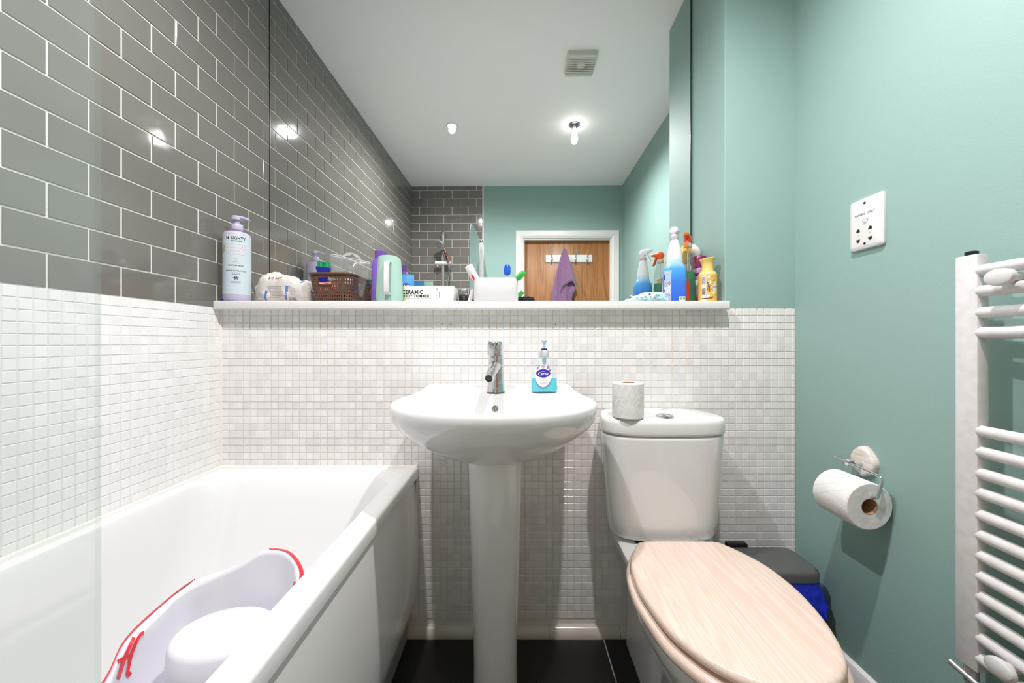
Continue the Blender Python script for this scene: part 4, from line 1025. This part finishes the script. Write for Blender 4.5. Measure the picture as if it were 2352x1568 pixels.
# ---- mint rinse cup
cy_ = 1.285
t = thing('rinse_cup', 'mint green hair rinse cup with a white handle', 'cup', (X(895, cy_), cy_, ZZ))
M_mint = mat('mint_silicone', (164, 198, 184), .4, sub=.1)
def cup_ring(s, z_, th=0.):
    a = .0470-.0085*max(0, (z_-.02)/.13)-th if z_ > .02 else .047-.006*((.02-z_)/.02)**2-th; b = .036-.004*z_/.15-th
    return [(x*1., y, z_-(.010*(y/.036)*(z_/.15) if z_ > .1 else 0)) for x, y, _ in se(0, 0, a, b, z_, 48, 2.4)]
out_ = [cup_ring(0, z_) for z_ in (.0, .003, .012, .03, .06, .09, .12, .145, .151)]; in_ = [cup_ring(0, z_, .003) for z_ in (.151, .12, .06, .02, .006)]
csf = Surf(out_+in_); put('cup', csf.mesh(), M_mint, t, sharp=60)
hs = spl([(0, -.034, .022), (0, -.048, .027), (0, -.054, .075), (0, -.047, .128), (0, -.031, .134)], 26)
v, f = [], []
for i, p in enumerate(hs):
    s = i/25; wd = .0075+.0035*abs(2*s-1)**1.5
    for dx, dy in ((-wd, .002), (wd, .002), (wd, -.002), (-wd, -.002)): v.append((p[0]+.007+dx, p[1]+dy, p[2]))
for i in range(25):
    for k in range(4): l = (k+1) % 4; f.append((i*4+k, i*4+l, (i+1)*4+l, (i+1)*4+k))
f += [(0, 1, 2, 3), (100, 101, 102, 103)]
put('handle', mesh(v, f), M_plast, t, sharp=50)
# ---- trimmer box
by_ = 1.302; x0, x1 = X(921, by_), X(1042, by_)
t = thing('trimmer_box', 'long white cardboard box lettered in black on the shelf', 'box', ((x0+x1)/2, by_+.05, ZZ))
hw = (x1-x0)/2; hb = Zp(656, by_)-ZZ
M_box = mat_gradient('box_print', [(0., 'a6b878'), (.06, 'b4c48a'), (.13, 'dcdcd8'), (1., 'dcdad8')], -hw, hw, .4, 0)
box('carton', M_box, -hw, hw, -.05, .05, 0, hb, t, .001)
def onb(x, y): return (x, -.0506, y)
plane_print('lettering', shift(textgeo('CERAMIC', .0150, 'LEFT', .80, .035), -hw+.004, hb*.615), M_ink, onb, t)
plane_print('lettering', shift(textgeo('BODY TRIMMER', .0100, 'LEFT', .93, .03), -hw+.004, hb*.375), M_ink, onb, t)
plane_print('rule_line', rectgeo(-hw+.004, -hw+.108, hb*.225, hb*.24, 1, 1), M_greyp, onb, t)
g = []
for k in range(3): g += [shift(fangeo(.0016, .0016, 1, 8), hw-.060, hb*(.82-.38*k)), rectgeo(hw-.0608, hw-.0592, hb*(.70-.38*k)-.001, hb*(.70-.38*k)+.001, 1, 1), rectgeo(hw-.0606, hw-.0594, hb*(.62-.38*k)-.0006, hb*(.62-.38*k)+.0006, 1, 1)]
plane_print('print_marks', merge(*g), M_ink, onb, t)
q = textgeo('precision', .0042); plane_print('lettering', ([(hw-.0515+y, hb*.45-x) for x, y in q[0]], q[1]), M_ink, onb, t)
put('tuck_flap', mesh([(hw+.0006, -.048, .002), (hw+.0006, -.044, hb*.5), (hw+.0006, -.040, .002)], [(0, 1, 2)]), M_dark, t, smooth=False)
# ---- blue sachet standing behind the box, black clipper, white tube
t = thing('blue_sachet', 'bright blue sachet propped behind the white box', 'sachet', (X(932, 1.43), 1.43, ZZ), .0, rot=(-.10, 0, .1))
hs_ = Zp(628, 1.43)-ZZ
put('sachet', Surf([rr(-.030, .030, -b, b, min(.001, b*.9), z_, 3) for b, z_ in ((.002, 0), (.009, .015), (.011, .05), (.008, hs_-.03), (.002, hs_-.008), (.0015, hs_))]).mesh(), mat('sachet_blue', (62, 138, 190), .25), t)
plane_print('badge', shift(([(x, y) for x, y in fangeo(.014, .012, 2, 16)[0]], fangeo(.014, .012, 2, 16)[1]), .002, hs_*.60), M_navyp, lambda x, y: (x, -.0135, y), t)
plane_print('lettering', shift(textgeo('NO', .009, bold=.02), .004, hs_*.60), M_wp, lambda x, y: (x, -.0138, y), t)
t = thing('hair_clipper', 'small black clipper standing between white box and tumbler', 'clipper', (X(1065, 1.385), 1.385, ZZ), .2)
put('body', Surf([rr(-a, a, -b, b, .004, z_, 5) for a, b, z_ in ((.017, .020, 0), (.0185, .022, .005), (.018, .021, .03), (.015, .018, .046), (.012, .014, .050))]).mesh(), M_black, t)
box('blade', M_dchrome, -.010, .010, -.012, .008, .049, .060, t, .001)
box('switch', mat('clipper_grey', (60, 60, 62), .4), -.005, .005, -.0235, -.020, .016, .030, t, .001)
t = thing('cream_tube', 'slim white tube leaning against the white tumbler', 'tube', (X(1077, 1.31), 1.315, ZZ+.001), 0, rot=(0, .28, 0))
put('tube', lathe([(.006, 0), (.0075, .002), (.0078, .012), (.0070, .014), (.0072, .03), (.0068, .048), (.003, .052)], 20).mesh(), M_plast, t)
# ---- toothbrush tumbler
hy2 = 1.292; x0, x1 = X(1087, hy2-.03), X(1190, hy2-.03); hh = Zp(637, hy2-.035)-ZZ
t = thing('toothbrush_tumbler', 'wide white rounded tumbler holding the toothbrushes', 'tumbler', ((x0+x1)/2, hy2, ZZ))
a = (x1-x0)/2
def tr(d, z_, dx=0.): return rr(-a+d-dx*0, a-d, -.036+d, .036-d, max(.026-d, .006), z_, 8)
put('tumbler', Surf([tr(.004, 0), tr(.001, .002), tr(0, .006), tr(0, hh*.5), tr(0, hh-.002), tr(.001, hh), tr(.003, hh-.001), tr(.0035, hh*.5), tr(.004, .006)]).mesh(), mat('tumbler_white', (210, 208, 210), .35), t, sharp=50)
tcx = (x0+x1)/2
M_bbrush = mat('brush_cover_blue', (32, 96, 214), .25, trans=.1); M_gbrush = mat('brush_cover_green', (64, 178, 72), .3)
def toothbrush(label, base, top, ang, mc, mh, tip):
    d = Vector(top)-Vector(base); L = d.length; tt = thing('toothbrush', label, 'toothbrush', base, group='toothbrushes in the tumbler')
    tt.rotation_euler = d.to_track_quat('Z', 'Y').to_euler()
    tube('handle', mh, [(0, 0, 0), (0, .001, L*.45), (0, 0, L*.72)], .0048, tt, 12, rs=[.004, .0056, .0036])
    tube('neck', M_plast, [(0, 0, L*.70), (0, 0, L-.004)], .0032, tt, 10)
    o = put('head_cover', Surf([rr(-p*.8, p*.8, -q, q, min(p, q)*.4, L-.012+z_, 5) for p, q, z_ in ((.006, .005, 0), (.0115, .0085, .003), (.0125, .0095, .012), (.0115, .0090, .030), (.008, .007, .036), (.004, .004, .038))]).mesh(), mc, tt); o.rotation_euler = (0, 0, ang)
    return tt
x_ = X(1165, 1.29); toothbrush('toothbrush with a blue head cover standing in the tumbler', (tcx+.035, hy2-.005, ZZ+.006), (x_, 1.290, Zp(624, 1.29)), .3, M_bbrush, mat('brush_handle_blue', (52, 70, 170), .3), 0)
x_ = X(1195, 1.28); toothbrush('toothbrush with a green head cover leaning out of the tumbler', (tcx+.010, hy2-.008, ZZ+.006), (X(1193, 1.275), 1.272, Zp(636, 1.275)), .5, M_gbrush, M_plast, 0)
b0 = Vector((tcx-.035, hy2, ZZ+.008)); b1 = Vector((X(1080, 1.285), 1.283, Zp(618, 1.285))); d = b1-b0; L = d.length
t = thing('toothpaste_tube', 'white capped toothpaste tube upside down in the tumbler', 'toothpaste', b0); t.rotation_euler = d.to_track_quat('Z', 'Y').to_euler()
tsf = Surf([se(0, 0, p, q, z_, 28, 2.) for p, q, z_ in ((.020, .0012, 0), (.0195, .006, .02), (.018, .012, L*.5), (.0165, .0155, L-.022), (.0125, .012, L-.017))])
put('tube', tsf.mesh(), M_plast, t)
skin_print('red_stripe', tsf, rectgeo(-.004, .004, -.016, .016, 2, 6), M_red, L*.70, .93, t, .0006); skin_print('small_print', tsf, lines(6, .02, .0035, .0012, 5, .2), M_ink2, L*.74, .75, t, .0007)
put('cap', lathe([(.0140, L-.018), (.0148, L-.016), (.0150, L+.010), (.0138, L+.013), (.0, L+.0135)], 28).mesh(), mat('cap_white', (222, 220, 219), .35), t)
# ---- black scrunchie
t = thing('hair_scrunchie', 'black gathered fabric scrunchie beside the white tumbler', 'scrunchie', (X(1207, 1.375), 1.375, ZZ+.001))
pts, rs = [], []
for i in range(64):
    a = 2*PI*i/64; pts.append((.022*math.cos(a), .022*math.sin(a), .0145+.001*math.sin(3*a))); rs.append(.0115+.0028*math.sin(i*2.4)+.0012*math.sin(i*5.1))
tube('band', mat('black_velour', (26, 26, 28), .9, bump=(120, .6)), pts, .012, t, 12, True, rs)
# ---- baby wipes pack
t = thing('wipes_pack', 'turquoise patterned pack of wipes lying in front of the sprays', 'wipes pack', (X(1481, 1.315), 1.32, ZZ))
hw = (X(1526, 1.315)-X(1437, 1.315))/2; rings = []
for i in range(24):
    s = i/23; x = -hw+2*hw*s; hgt = .004+.035*(math.sin(min(1, s*1.15+.02)*PI*.62)**.8)*(1 if s < .9 else 1-(s-.9)*4); dp = .048*(.85+.15*math.sin(s*PI)); r = []
    for k in range(36):
        a = 2*PI*k/36; c, sn = math.cos(a), math.sin(a); yy = dp*math.copysign(abs(c)**.6, c); zz = hgt*(.5+.5*math.copysign(abs(sn)**.8, sn)); w_ = noise3((x*45, yy*45, zz*60))*.004
        r.append((x, yy+w_, max(0, zz+(w_ if zz > .004 else 0))))
    rings.append(r)
wm = Surf(rings).mesh(); put('pack', wm, mat('wipes_film', (186, 214, 214), .28, bump=(60, .2)), t, sharp=80)
wbv = BVHTree.FromPolygons([v.co.copy() for v in wm.vertices], [tuple(p.vertices) for p in wm.polygons])
rnd = random.Random(3)
for k in range(26):
    c = rnd.choice(['74c0bc', '8ccfca', '9a9ac8', '66b4b4', 'e6eef0', '74c0bc']); x = rnd.uniform(-hw*.82, hw*.9); z_ = rnd.uniform(.004, .026)
    front_print('printed_pattern', fangeo(rnd.uniform(.003, .008), rnd.uniform(.0014, .0032), 2, 10), mat('wipe_'+c, c, .4), x, z_, wbv, t, .0007, rnd.uniform(-.8, .8))
front_print('printed_pattern', fangeo(.0095, .0050, 2, 14), mat('wipe_white', (214, 216, 218), .4), .010, .024, wbv, t, .0009, -.35)
front_print('printed_pattern', fangeo(.0040, .0032, 2, 12), M_ink2, .003, .0265, wbv, t, .0011)
# ---- spray bottles
def spray_head(t, z0, m_body, m_trig, m_col, sc=1., rz=0., col_r=.0135):
    put('collar', lathe([(col_r, z0), (col_r+.001, z0+.002), (col_r+.001, z0+.015*sc), (col_r-.001, z0+.017*sc)], 28).mesh(), m_col, t)
    hd = bpy.data.objects.new('sprayer', None)
    R = Matrix.Rotation(rz, 4, 'Z')
    def P(me):
        me.transform(R); return me
    z1 = z0+.016*sc
    # body of the head: sections along the spray direction (+y)
    secs = [(-.016, .011, .012, .030), (-.012, .014, .006, .036), (.0, .014, .0, .040), (.014, .012, .010, .041), (.030, .0095, .018, .040), (.040, .008, .022, .038)]
    rings = [[(x, y*sc, z1+z_*sc) for x, _, z_ in [(p[0], 0, p[1]) for p in [( w_*math.cos(q), (lo+hi)/2+(hi-lo)/2*math.sin(q)) for q in np.linspace(0, 2*PI, 25)[:-1]]]] for y, w_, lo, hi in secs]
    h = put('spray_head', P(Surf(rings).mesh()), m_body, t, sharp=60)
    put('shank', P(Surf([se(0, -.001*sc, a*sc, b*sc, z1+z_*sc, 24) for a, b, z_ in ((.011, .012, -.002), (.011, .0125, .010), (.012, .014, .02))]).mesh()), m_body, t)
    tg = spl([(0, .020*sc, z1+.016*sc), (0, .027*sc, z1+.002*sc), (0, .034*sc, z1-.014*sc), (0, .041*sc, z1-.024*sc)], 12); v, f = [], []
    for i, p in enumerate(tg):
        for dx, dy in ((-.0075, -.003), (.0075, -.003), (.006, .003), (-.006, .003)): v.append((p[0]+dx*sc, p[1]+dy*sc, p[2]))
    for i in range(11):
        for k in range(4): l = (k+1) % 4; f.append((i*4+k, i*4+l, (i+1)*4+l, (i+1)*4+k))
    f += [(0, 1, 2, 3), (44, 45, 46, 47)]
    put('trigger', P(mesh(v, f)), m_trig, t, sharp=50)
    put('nozzle', P(tubem([(0, .038*sc, z1+.030*sc), (0, .048*sc, z1+.030*sc)], .0065*sc, 14)), m_body, t)
sy = 1.345; sx = X(1549, sy)
M_wtr = mat('white_translucent', (216, 216, 218), .3)
t = thing('spray_bottle', 'white and blue trigger spray bottle with printed back label', 'spray bottle', (sx, sy, ZZ), -.22)
topz = Zp(516, sy)-ZZ; k = topz/.290
M_bfade = mat_gradient('blue_fade', [(0., '2f5cc4'), (.35, '3a78d2'), (.56, '4aa0de'), (.66, 'a6cbe6'), (.76, 'd6dade')], 0, .225*k, .25)
bsf = Surf([se(0, 0, a, b, z_*k, 48, e) for a, b, z_, e in ((.034, .020, 0, 3.4), (.0395, .0255, .004, 3.4), (.0400, .026, .02, 3.4), (.0400, .026, .07, 3.4), (.0395, .0255, .115, 3.2), (.0375, .0245, .130, 2.8), (.031, .0225, .142, 2.5), (.0275, .0215, .150, 2.2), (.0290, .022, .158, 2.2), (.0265, .021, .167, 2.1), (.0275, .0212, .175, 2.1), (.0245, .0195, .185, 2.), (.0250, .0195, .192, 2.), (.0215, .018, .203, 2.), (.0190, .017, .213, 2.), (.0155, .0150, .226, 2.), (.0135, .0135, .233, 2.))])
put('bottle', bsf.mesh(), M_bfade, t)
M_lb = mat('back_label', (150, 182, 222), .4)
VB = .655
skin_print('label', bsf, rectgeo(-.013, .013, -.058, .058, 8, 12), mat('label_grey', (206, 206, 216), .45), .062*k, VB, t, .0006)
skin_print('label_blue_block', bsf, rectgeo(-.013, .013, -.020, .020, 6, 6), M_lb, .099*k, VB, t, .0009)
skin_print('label_navy_block', bsf, rectgeo(-.013, -.009, -.010, .010, 2, 4), M_navyp, .095*k, VB, t, .0011)
for dz, n__ in ((.113, 3), (.099, 3)): skin_print('small_print', bsf, shift(lines(n__, .016, .0032, .0013, int(dz*999), .1), .003, 0), mat('cream_print', (214, 206, 150), .5), dz*k, VB, t, .0012)
skin_print('small_print', bsf, shift(lines(6, .015, .0030, .0012, 31, .2), -.005, 0), mat('violet_print', (116, 108, 150), .5), .076*k, VB, t, .0010)
dm = [(0, .0085), (.0055, 0), (0, -.0085), (-.0055, 0)]; dmi = [(x*.72, y*.72) for x, y in dm]
skin_print('hazard_diamond', bsf, shift((dm+dmi, [(i, (i+1) % 4, 4+(i+1) % 4, 4+i) for i in range(4)]), .0065, 0), mat('hazard_brown', (120, 60, 56), .5), .072*k, VB, t, .0011)
skin_print('lettering', bsf, shift(textgeo('!', .0085, bold=.03), .0065, 0), M_ink, .072*k, VB, t, .0012)
skin_print('label_frame', bsf, shift(rectgeo(-.006, .008, -.006, .006, 3, 3), .003, 0), M_lb, .047*k, VB, t, .0010); skin_print('label_panel', bsf, shift(rectgeo(-.0045, .0055, -.004, .004, 3, 3), .0035, 0), M_wp, .047*k, VB, t, .0012)
skin_print('recycle_marks', bsf, merge(rectgeo(-.009, -.006, -.005, .005, 1, 2)), M_ink, .047*k, VB-.01, t, .0012)
skin_print('small_print', bsf, lines(8, .022, .0045, .0024, 77, .05), mat('violet_bars', (124, 112, 178), .5), .036*k, VB, t, .0010)
for q in (0, 1):
    skin_print('eco_panel', bsf, shift(rectgeo(-.0052, .0052, -.0095, .0095, 3, 3), -.0035+.0115*q, 0), M_wp, .014*k, .80, t, .0007)
    skin_print('eco_mark', bsf, shift(rectgeo(-.004, .004, -.003, .0075, 3, 3), -.0035+.0115*q, 0), mat('eco_green', (120, 170, 70), .5), .014*k, .80, t, .0009)
    skin_print('lettering', bsf, shift(textgeo('eco', .0024), -.0035+.0115*q, -.006), M_ink, .014*k, .80, t, .0009)
skin_print('yellow_tag', bsf, rectgeo(-.0045, .0045, -.0035, .0035, 2, 2), mat('tag_yellow', (206, 196, 130), .5), .088*k, .93, t, .0008)
skin_print('front_label', bsf, rectgeo(-.024, .024, -.030, .030, 10, 8), mat('front_label_blue', (64, 130, 200), .4), .06*k, .25, t, .0006)
skin_print('front_label_block', bsf, rectgeo(-.020, .020, -.014, .014, 8, 4), M_navyp, .068*k, .25, t, .0009)
spray_head(t, .232*k, M_wtr, M_wtr, mat('collar_grey', (178, 178, 182), .35), .92*k, -.5)
gy = 1.368; gx = X(1583, gy)
t = thing('spray_bottle', 'clear trigger spray with orange head and green liquid', 'spray bottle', (gx, gy+.012, ZZ), .25)
topz = Zp(531, gy+.012)-ZZ; k = topz/.282
GP = [(.022, .018, 0), (.0285, .023, .004), (.0290, .0235, .02), (.0285, .023, .08), (.0275, .0225, .12), (.0265, .0215, .15), (.0240, .020, .175), (.0205, .018, .195), (.0165, .0155, .207), (.0150, .0145, .212), (.0150, .0145, .222)]
gsf = Surf([se(0, 0, a, b, z_*k, 40, 2.6 if z_ < .17 else 2.) for a, b, z_ in GP])
put('bottle', gsf.mesh(), mat_clear('smoky_plastic', (238, 242, 240), .05, .05, 1.3), t)
put('liquid', Surf([se(0, 0, a-.002, b-.002, max(z_*k, .002), 40, 2.6) for a, b, z_ in GP[:4]]+[se(0, 0, .0250, .0202, .124*k, 40, 2.6)]).mesh(), mat('green_liquid', (16, 128, 84), .15), t)
tube('dip_tube', M_plast, [(0, 0, .215*k), (.003, 0, .01)], .002, t, 8)
skin_print('label', gsf, rectgeo(-.018, .018, -.036, .036, 8, 8), mat('label_red', (196, 58, 40), .4), .050*k, .585, t, .0008)
skin_print('label_green', gsf, rectgeo(-.018, .018, -.012, .012, 8, 4), mat('label_green', (36, 120, 60), .4), .078*k, .47, t, .0010)
skin_print('back_label', gsf, rectgeo(-.022, .022, -.022, .022, 8, 6), mat('label_red', (196, 58, 40)), .030*k, .25, t, .0008)
skin_print('back_emblem', gsf, fangeo(.0105, .024, 4, 20), M_ink, .062*k, .25, t, .0010)
M_or = mat('orange_plastic', (226, 88, 22), .3)
spray_head(t, .219*k, M_or, M_or, mat('clear_collar', (190, 190, 188), .3), .92*k, 2.3)
# ---- yellow air freshener can
fy_ = 1.305; r_ = .0305
t = thing('air_freshener', 'yellow flower printed air freshener can at the shelf end', 'air freshener', (X(1625, fy_), fy_, ZZ))
fh = Zp(594, fy_)-ZZ; k = fh/.155
fsf = lathe([(.026, 0), (.0300, .001), (r_, .004), (r_, .02), (r_, .05), (r_, .08), (r_, .096), (.0300, .100), (.0270, .105), (.0225, .1085), (.0190, .110), (.0190, .112)], 44)
M_yel = mat('can_yellow', (222, 196, 120), .35); M_ylab = mat('can_amber', (224, 174, 78), .4)
fsf = Surf([[(x, y, z_*k) for x, y, z_ in r] for r in fsf.P]); put('can', fsf.mesh(), M_yel, t)
skin_print('label', fsf, rectgeo(-.088, .088, -.046*k, .046*k, 40, 6), M_ylab, .048*k, .695, t, .0004)
VF = .695
skin_print('white_panel', fsf, rectgeo(-.0085, .0085, -.044*k, .044*k, 4, 6), mat('panel_white', (206, 204, 200), .45), .048*k, VF-.085, t, .0007)
skin_print('small_print', fsf, lines(8, .014, .0032, .0014, 12, .1), M_ink2, .085*k, VF-.085, t, .0010)
skin_print('bar_code', fsf, merge(*[rectgeo(-.006, .006, -.010+i*.0022, -.0091+i*.0022+.0005*(i % 3 == 0), 3, 1) for i in range(10)]), M_ink, .036*k, VF-.085, t, .0010)
skin_print('print_marks', fsf, merge(*[shift(rectgeo(-.0015, .0015, -.002, .002, 1, 1), -.005+i*.004, 0) for i in range(4)]), M_ink, .012*k, VF-.085, t, .0010)
M_petal = mat('petal_print', (236, 228, 206), .5); M_stem = mat('stem_print', (58, 50, 36), .5); M_leaf = mat('leafy_print', (150, 170, 80), .5)
def flower(dx, z_, s):
    g = merge(*[shift(([(a*math.cos(q)-b*math.sin(q), a*math.sin(q)+b*math.cos(q)) for a, b in fangeo(s, s*.42, 2, 10)[0]], fangeo(s, s*.42, 2, 10)[1]), s*.85*math.cos(q), s*.85*math.sin(q)) for q in (.2, 1.4, 2.7, 3.9, 5.1)])
    skin_print('printed_flower', fsf, shift(g, dx, 0), M_petal, z_*k, VF, t, .0012)
for dx, z_, s in ((.0, .086, .0042), (.004, .066, .0048), (-.002, .020, .0045), (.014, .030, .004), (.012, .050, .0035)): flower(dx, z_, s)
skin_print('printed_panel', fsf, shift(fangeo(.009, .022, 4, 20), .022, 0), mat('panel_grey', (214, 212, 206), .45), .050*k, VF, t, .0010)
skin_print('lettering', fsf, shift(textgeo('pure', .0075), .022, 0), M_ink2, .053*k, VF, t, .0014)
for x0_, z0_, x1_, z1_ in ((-.006, .070, -.001, .040), (-.003, .068, .004, .036), (-.006, .012, .014, .014)):
    g = merge(*[shift(rectgeo(-.0009, .0009, -.0014, .0014, 1, 1), x0_+(x1_-x0_)*q/12+.002*math.sin(q*.4), (z0_+(z1_-z0_)*q/12)*k-.045*k) for q in range(13)])
    skin_print('printed_stem', fsf, g, M_stem, .045*k, VF, t, .0011)
for dx, z_ in ((.010, .088), (.006, .044), (.002, .056), (.012, .018), (.016, .074)): skin_print('printed_leaf', fsf, shift(fangeo(.0040, .0016, 2, 10), dx, 0), M_leaf, z_*k, VF, t, .0011)
put('spray_cap', Surf([[(x+.0006*0, y, z_*k+.10*x*(z_-.11)/.045) for x, y, _ in se(0, 0, r, r, z_, 36)] for r, z_ in ((.0200, .110), (.0190, .114), (.0185, .122), (.0188, .134), (.0215, .144), (.0262, .1515), (.0268, .1545), (.0255, .1555), (.012, .150))]).mesh(), mat('cap_yellow', (228, 196, 112), .4), t)
# ---- toilet cleaner with curved neck and a maroon capped jar, tucked in the corner
dy_ = 1.452; dx_ = .672
t = thing('toilet_cleaner', 'white and yellow cleaner bottle with round curved neck behind the sprays', 'cleaner bottle', (dx_, dy_, ZZ))
M_dw = mat('cleaner_white', (214, 211, 208), .35); M_dy = mat('cleaner_yellow', (226, 176, 40), .35)
dsf = Surf([se(0, 0, a, b, z_, 36, 2.6) for a, b, z_ in ((.030, .020, 0), (.036, .024, .005), (.036, .024, .10), (.033, .022, .135), (.026, .018, .160), (.020, .016, .175))])
put('body', dsf.mesh(), M_dw, t)
nk = spl([(0, 0, .170), (-.004, 0, .195), (.004, 0, .222), (.026, -.004, .228), (.042, -.006, .212), (.044, -.006, .195)], 20)
put('curved_neck', tubem(nk[:13], .02, 20, rs=[.0195+.0035*math.sin(PI*i/12) for i in range(13)]), M_dy, t)
put('cap', tubem(nk[11:], .02, 20, rs=[.0225, .0228, .0228, .0222, .021, .0195, .018, .016, .012][:len(nk[11:])]), M_dw, t)
jy = 1.392; jx = .703
t = thing('cosmetic_jar', 'jar with a maroon cap half hidden behind the yellow can', 'jar', (jx, jy, ZZ))
jt = Zp(590, jy)-ZZ
M_mar = mat('maroon_cap', (112, 26, 66), .3)
jsf = lathe([(.022, 0), (.0255, .002), (.026, .01), (.026, jt*.5), (.0255, jt*.72), (.023, jt*.76)], 32); put('jar', jsf.mesh(), mat('jar_mauve', (150, 120, 140), .35), t)
skin_print('label', jsf, rectgeo(-.05, .05, -.010, .010, 24, 4), M_dw, jt*.45, .75, t); skin_print('label_band', jsf, rectgeo(-.05, .05, -.006, .006, 24, 3), M_mar, jt*.62, .75, t, .0008)
put('cap', lathe([(.024, jt*.755), (.0262, jt*.77), (.0262, jt*.95), (.0235, jt), (0, jt)], 32).mesh(), M_mar, t)
# ------------------------------------------------------------------ hooks and towel on the door (seen in the mirror)
DS = .00421; MV = 1196.
def dX(px): return (px-MV)*DS
def dZ(py): return CZ+(VY-py)*DS
YD = YB-.056
t = thing('hook_rail', 'white hook rail with four chrome hooks on the oak door', 'hook rail', (dX(1310), YD, dZ(592)))
hw = (dX(1364)-dX(1256))/2
box('board', M_arch, -hw, hw, 0.0005, .016, -.037, .037, t, .005)
for px in (1270, 1297, 1325, 1352):
    x = dX(px)-dX(1310)
    hk = tube('hook', M_dchrome, spl([(x, .017, -.026), (x, .030, -.036), (x, .044, -.024), (x, .046, -.008)], 12), .0045, t, 10)
    tube('upper_prong', M_dchrome, spl([(x, .018, .0), (x, .034, .022), (x, .052, .046), (x, .056, .066)], 12), .004, hk, 10)
    put('rosette', blobm(x, .020, -.008, .011, .006, .026, 0.), M_dchrome, hk)
    put('prong_ball', blobm(x, .056, .068, .007, .007, .007, 0.), M_dchrome, hk)
t = thing('bath_towel', 'mauve towel hanging from a hook on the oak door', 'towel', (dX(1299), YD+.052, dZ(576)))
M_tow = mat('mauve_terry', (128, 92, 128), .95, noise=(90, (142, 104, 140)), bump=(260, .7), sheen=.3)
rings = []
for i in range(30):
    s = i/29; z_ = .012-.86*s; sp_ = min(1., s/.55); wl = -.012-.125*sp_**.85; wr = .012+(.108*sp_**1.0 if s < .42 else .108-.055*min(1, (s-.42)/.12)); dp = .014+.020*sp_
    r = []
    for k in range(56):
        a = 2*PI*k/56; c, sn = math.cos(a), math.sin(a); x = (wr if c > 0 else -wl)*c
        fold = .012*sp_*math.sin(x*70+1.0+s*2)+.005*sp_*math.sin(x*150)
        r.append((x+.004*math.sin(s*9+k), dp*sn*.9+fold+.006, z_))
    rings.append(r)
put('cloth', Surf(rings).mesh(), M_tow, t, sharp=80)
# front fold whose pale hem rises to the right and turns under
v, f = [], []; hemp = []
nu, nv = 18, 22
for i in range(nu+1):
    a = i/nu; xb = -.045+.160*a; zb = -.375+.075*math.sin(min(1, a*1.15)*PI*.6)-(.055*max(0, a-.72)/.28)
    for j in range(nv+1):
        b = j/nv; x = xb*(b**.9)+(.0)*(1-b); z_ = .014+(zb-.014)*b; y = .040*(b**.7)*(1-.10*a)+.020+.008*math.sin(a*9+b*2)*b
        if a > .8: y -= .025*(a-.8)/.2*b
        v.append((x, y, z_))
    hemp.append(v[-1])
for i in range(nu):
    for j in range(nv): f.append((i*(nv+1)+j, i*(nv+1)+j+1, (i+1)*(nv+1)+j+1, (i+1)*(nv+1)+j))
o = put('front_fold', rawmesh(v, f), M_tow, t, sharp=80); md = o.modifiers.new('thick', 'SOLIDIFY'); md.thickness = .006
tube('hem', mat('towel_hem', (176, 158, 158), .9), hemp, .0045, t, 8)
# ------------------------------------------------------------------ shower (seen in the mirror)
sxr = dX(1023); YW = YB+.0125
t = thing('shower_rail', 'chrome shower riser rail with white slider on the grey tiles', 'shower rail', (sxr, YW, dZ(700)))
zt = dZ(541)-dZ(700)
tube('riser', M_dchrome, [(0, .055, -.10), (0, .055, zt)], .0135, t, 18)
for z_ in (zt, -.10):
    put('wall_bracket', tubem([(0, .0, z_), (0, .052, z_)], .016, 18, rs=[.026, .015]), M_chrome, t); put('bracket_end', blobm(0, .055, z_, .020, .020, .024, 0.), M_chrome, t)
zs = dZ(608)-dZ(700)
put('slider', tubem([(-.072, .062, zs), (-.05, .062, zs), (.05, .064, zs), (.075, .066, zs)], .02, 16, rs=[.016, .019, .019, .015]), M_plast, t)
tube('slider_knob', M_plast, [(-.05, .062, zs-.018), (-.05, .062, zs-.032)], .006, t, 10)
t = thing('shower_handset', 'chrome shower head with patterned grip hanging in the slider', 'shower head', (sxr, YW+.09, dZ(600)))
def sp3(px, py, y): return (dX(px)-sxr, y, dZ(py)-dZ(600))
M_leo = mat('patterned_grip', (40, 24, 20), .4, noise=(60, (168, 110, 86)))
tube('grip', M_leo, [sp3(1037, 606, .0), sp3(1033, 592, .008), sp3(1029, 580, .014)], .0145, t, 14)
hc = Vector(sp3(1020, 570, .032)); fd = Vector((-.42, .75, -.5)).normalized()
hm = put('shower_rose', lathe([(.010, -.045), (.022, -.032), (.036, -.012), (.046, .004), (.048, .012), (.044, .017)], 28).mesh(), M_dchrome, t, loc=hc); hm.rotation_euler = fd.to_track_quat('Z', 'Y').to_euler()
put('spray_face', lathe([(0, .0165), (.020, .0175), (.042, .0165), (.044, .014)], 28).mesh(False, True), mat('spray_face', (150, 150, 150), .4, metal=.4), hm)
tube('neck', M_chrome, [sp3(1029, 580, .014), sp3(1024, 573, .018)], .014, t, 14)
tube('hose', M_chrome, spl([sp3(1038, 608, .0), sp3(1039, 630, .006), sp3(1035, 660, .012), sp3(1032, 700, .010), sp3(1030, 760, .015), sp3(1000, 840, .02), sp3(985, 860, .0)], 40), .0075, t, 10)
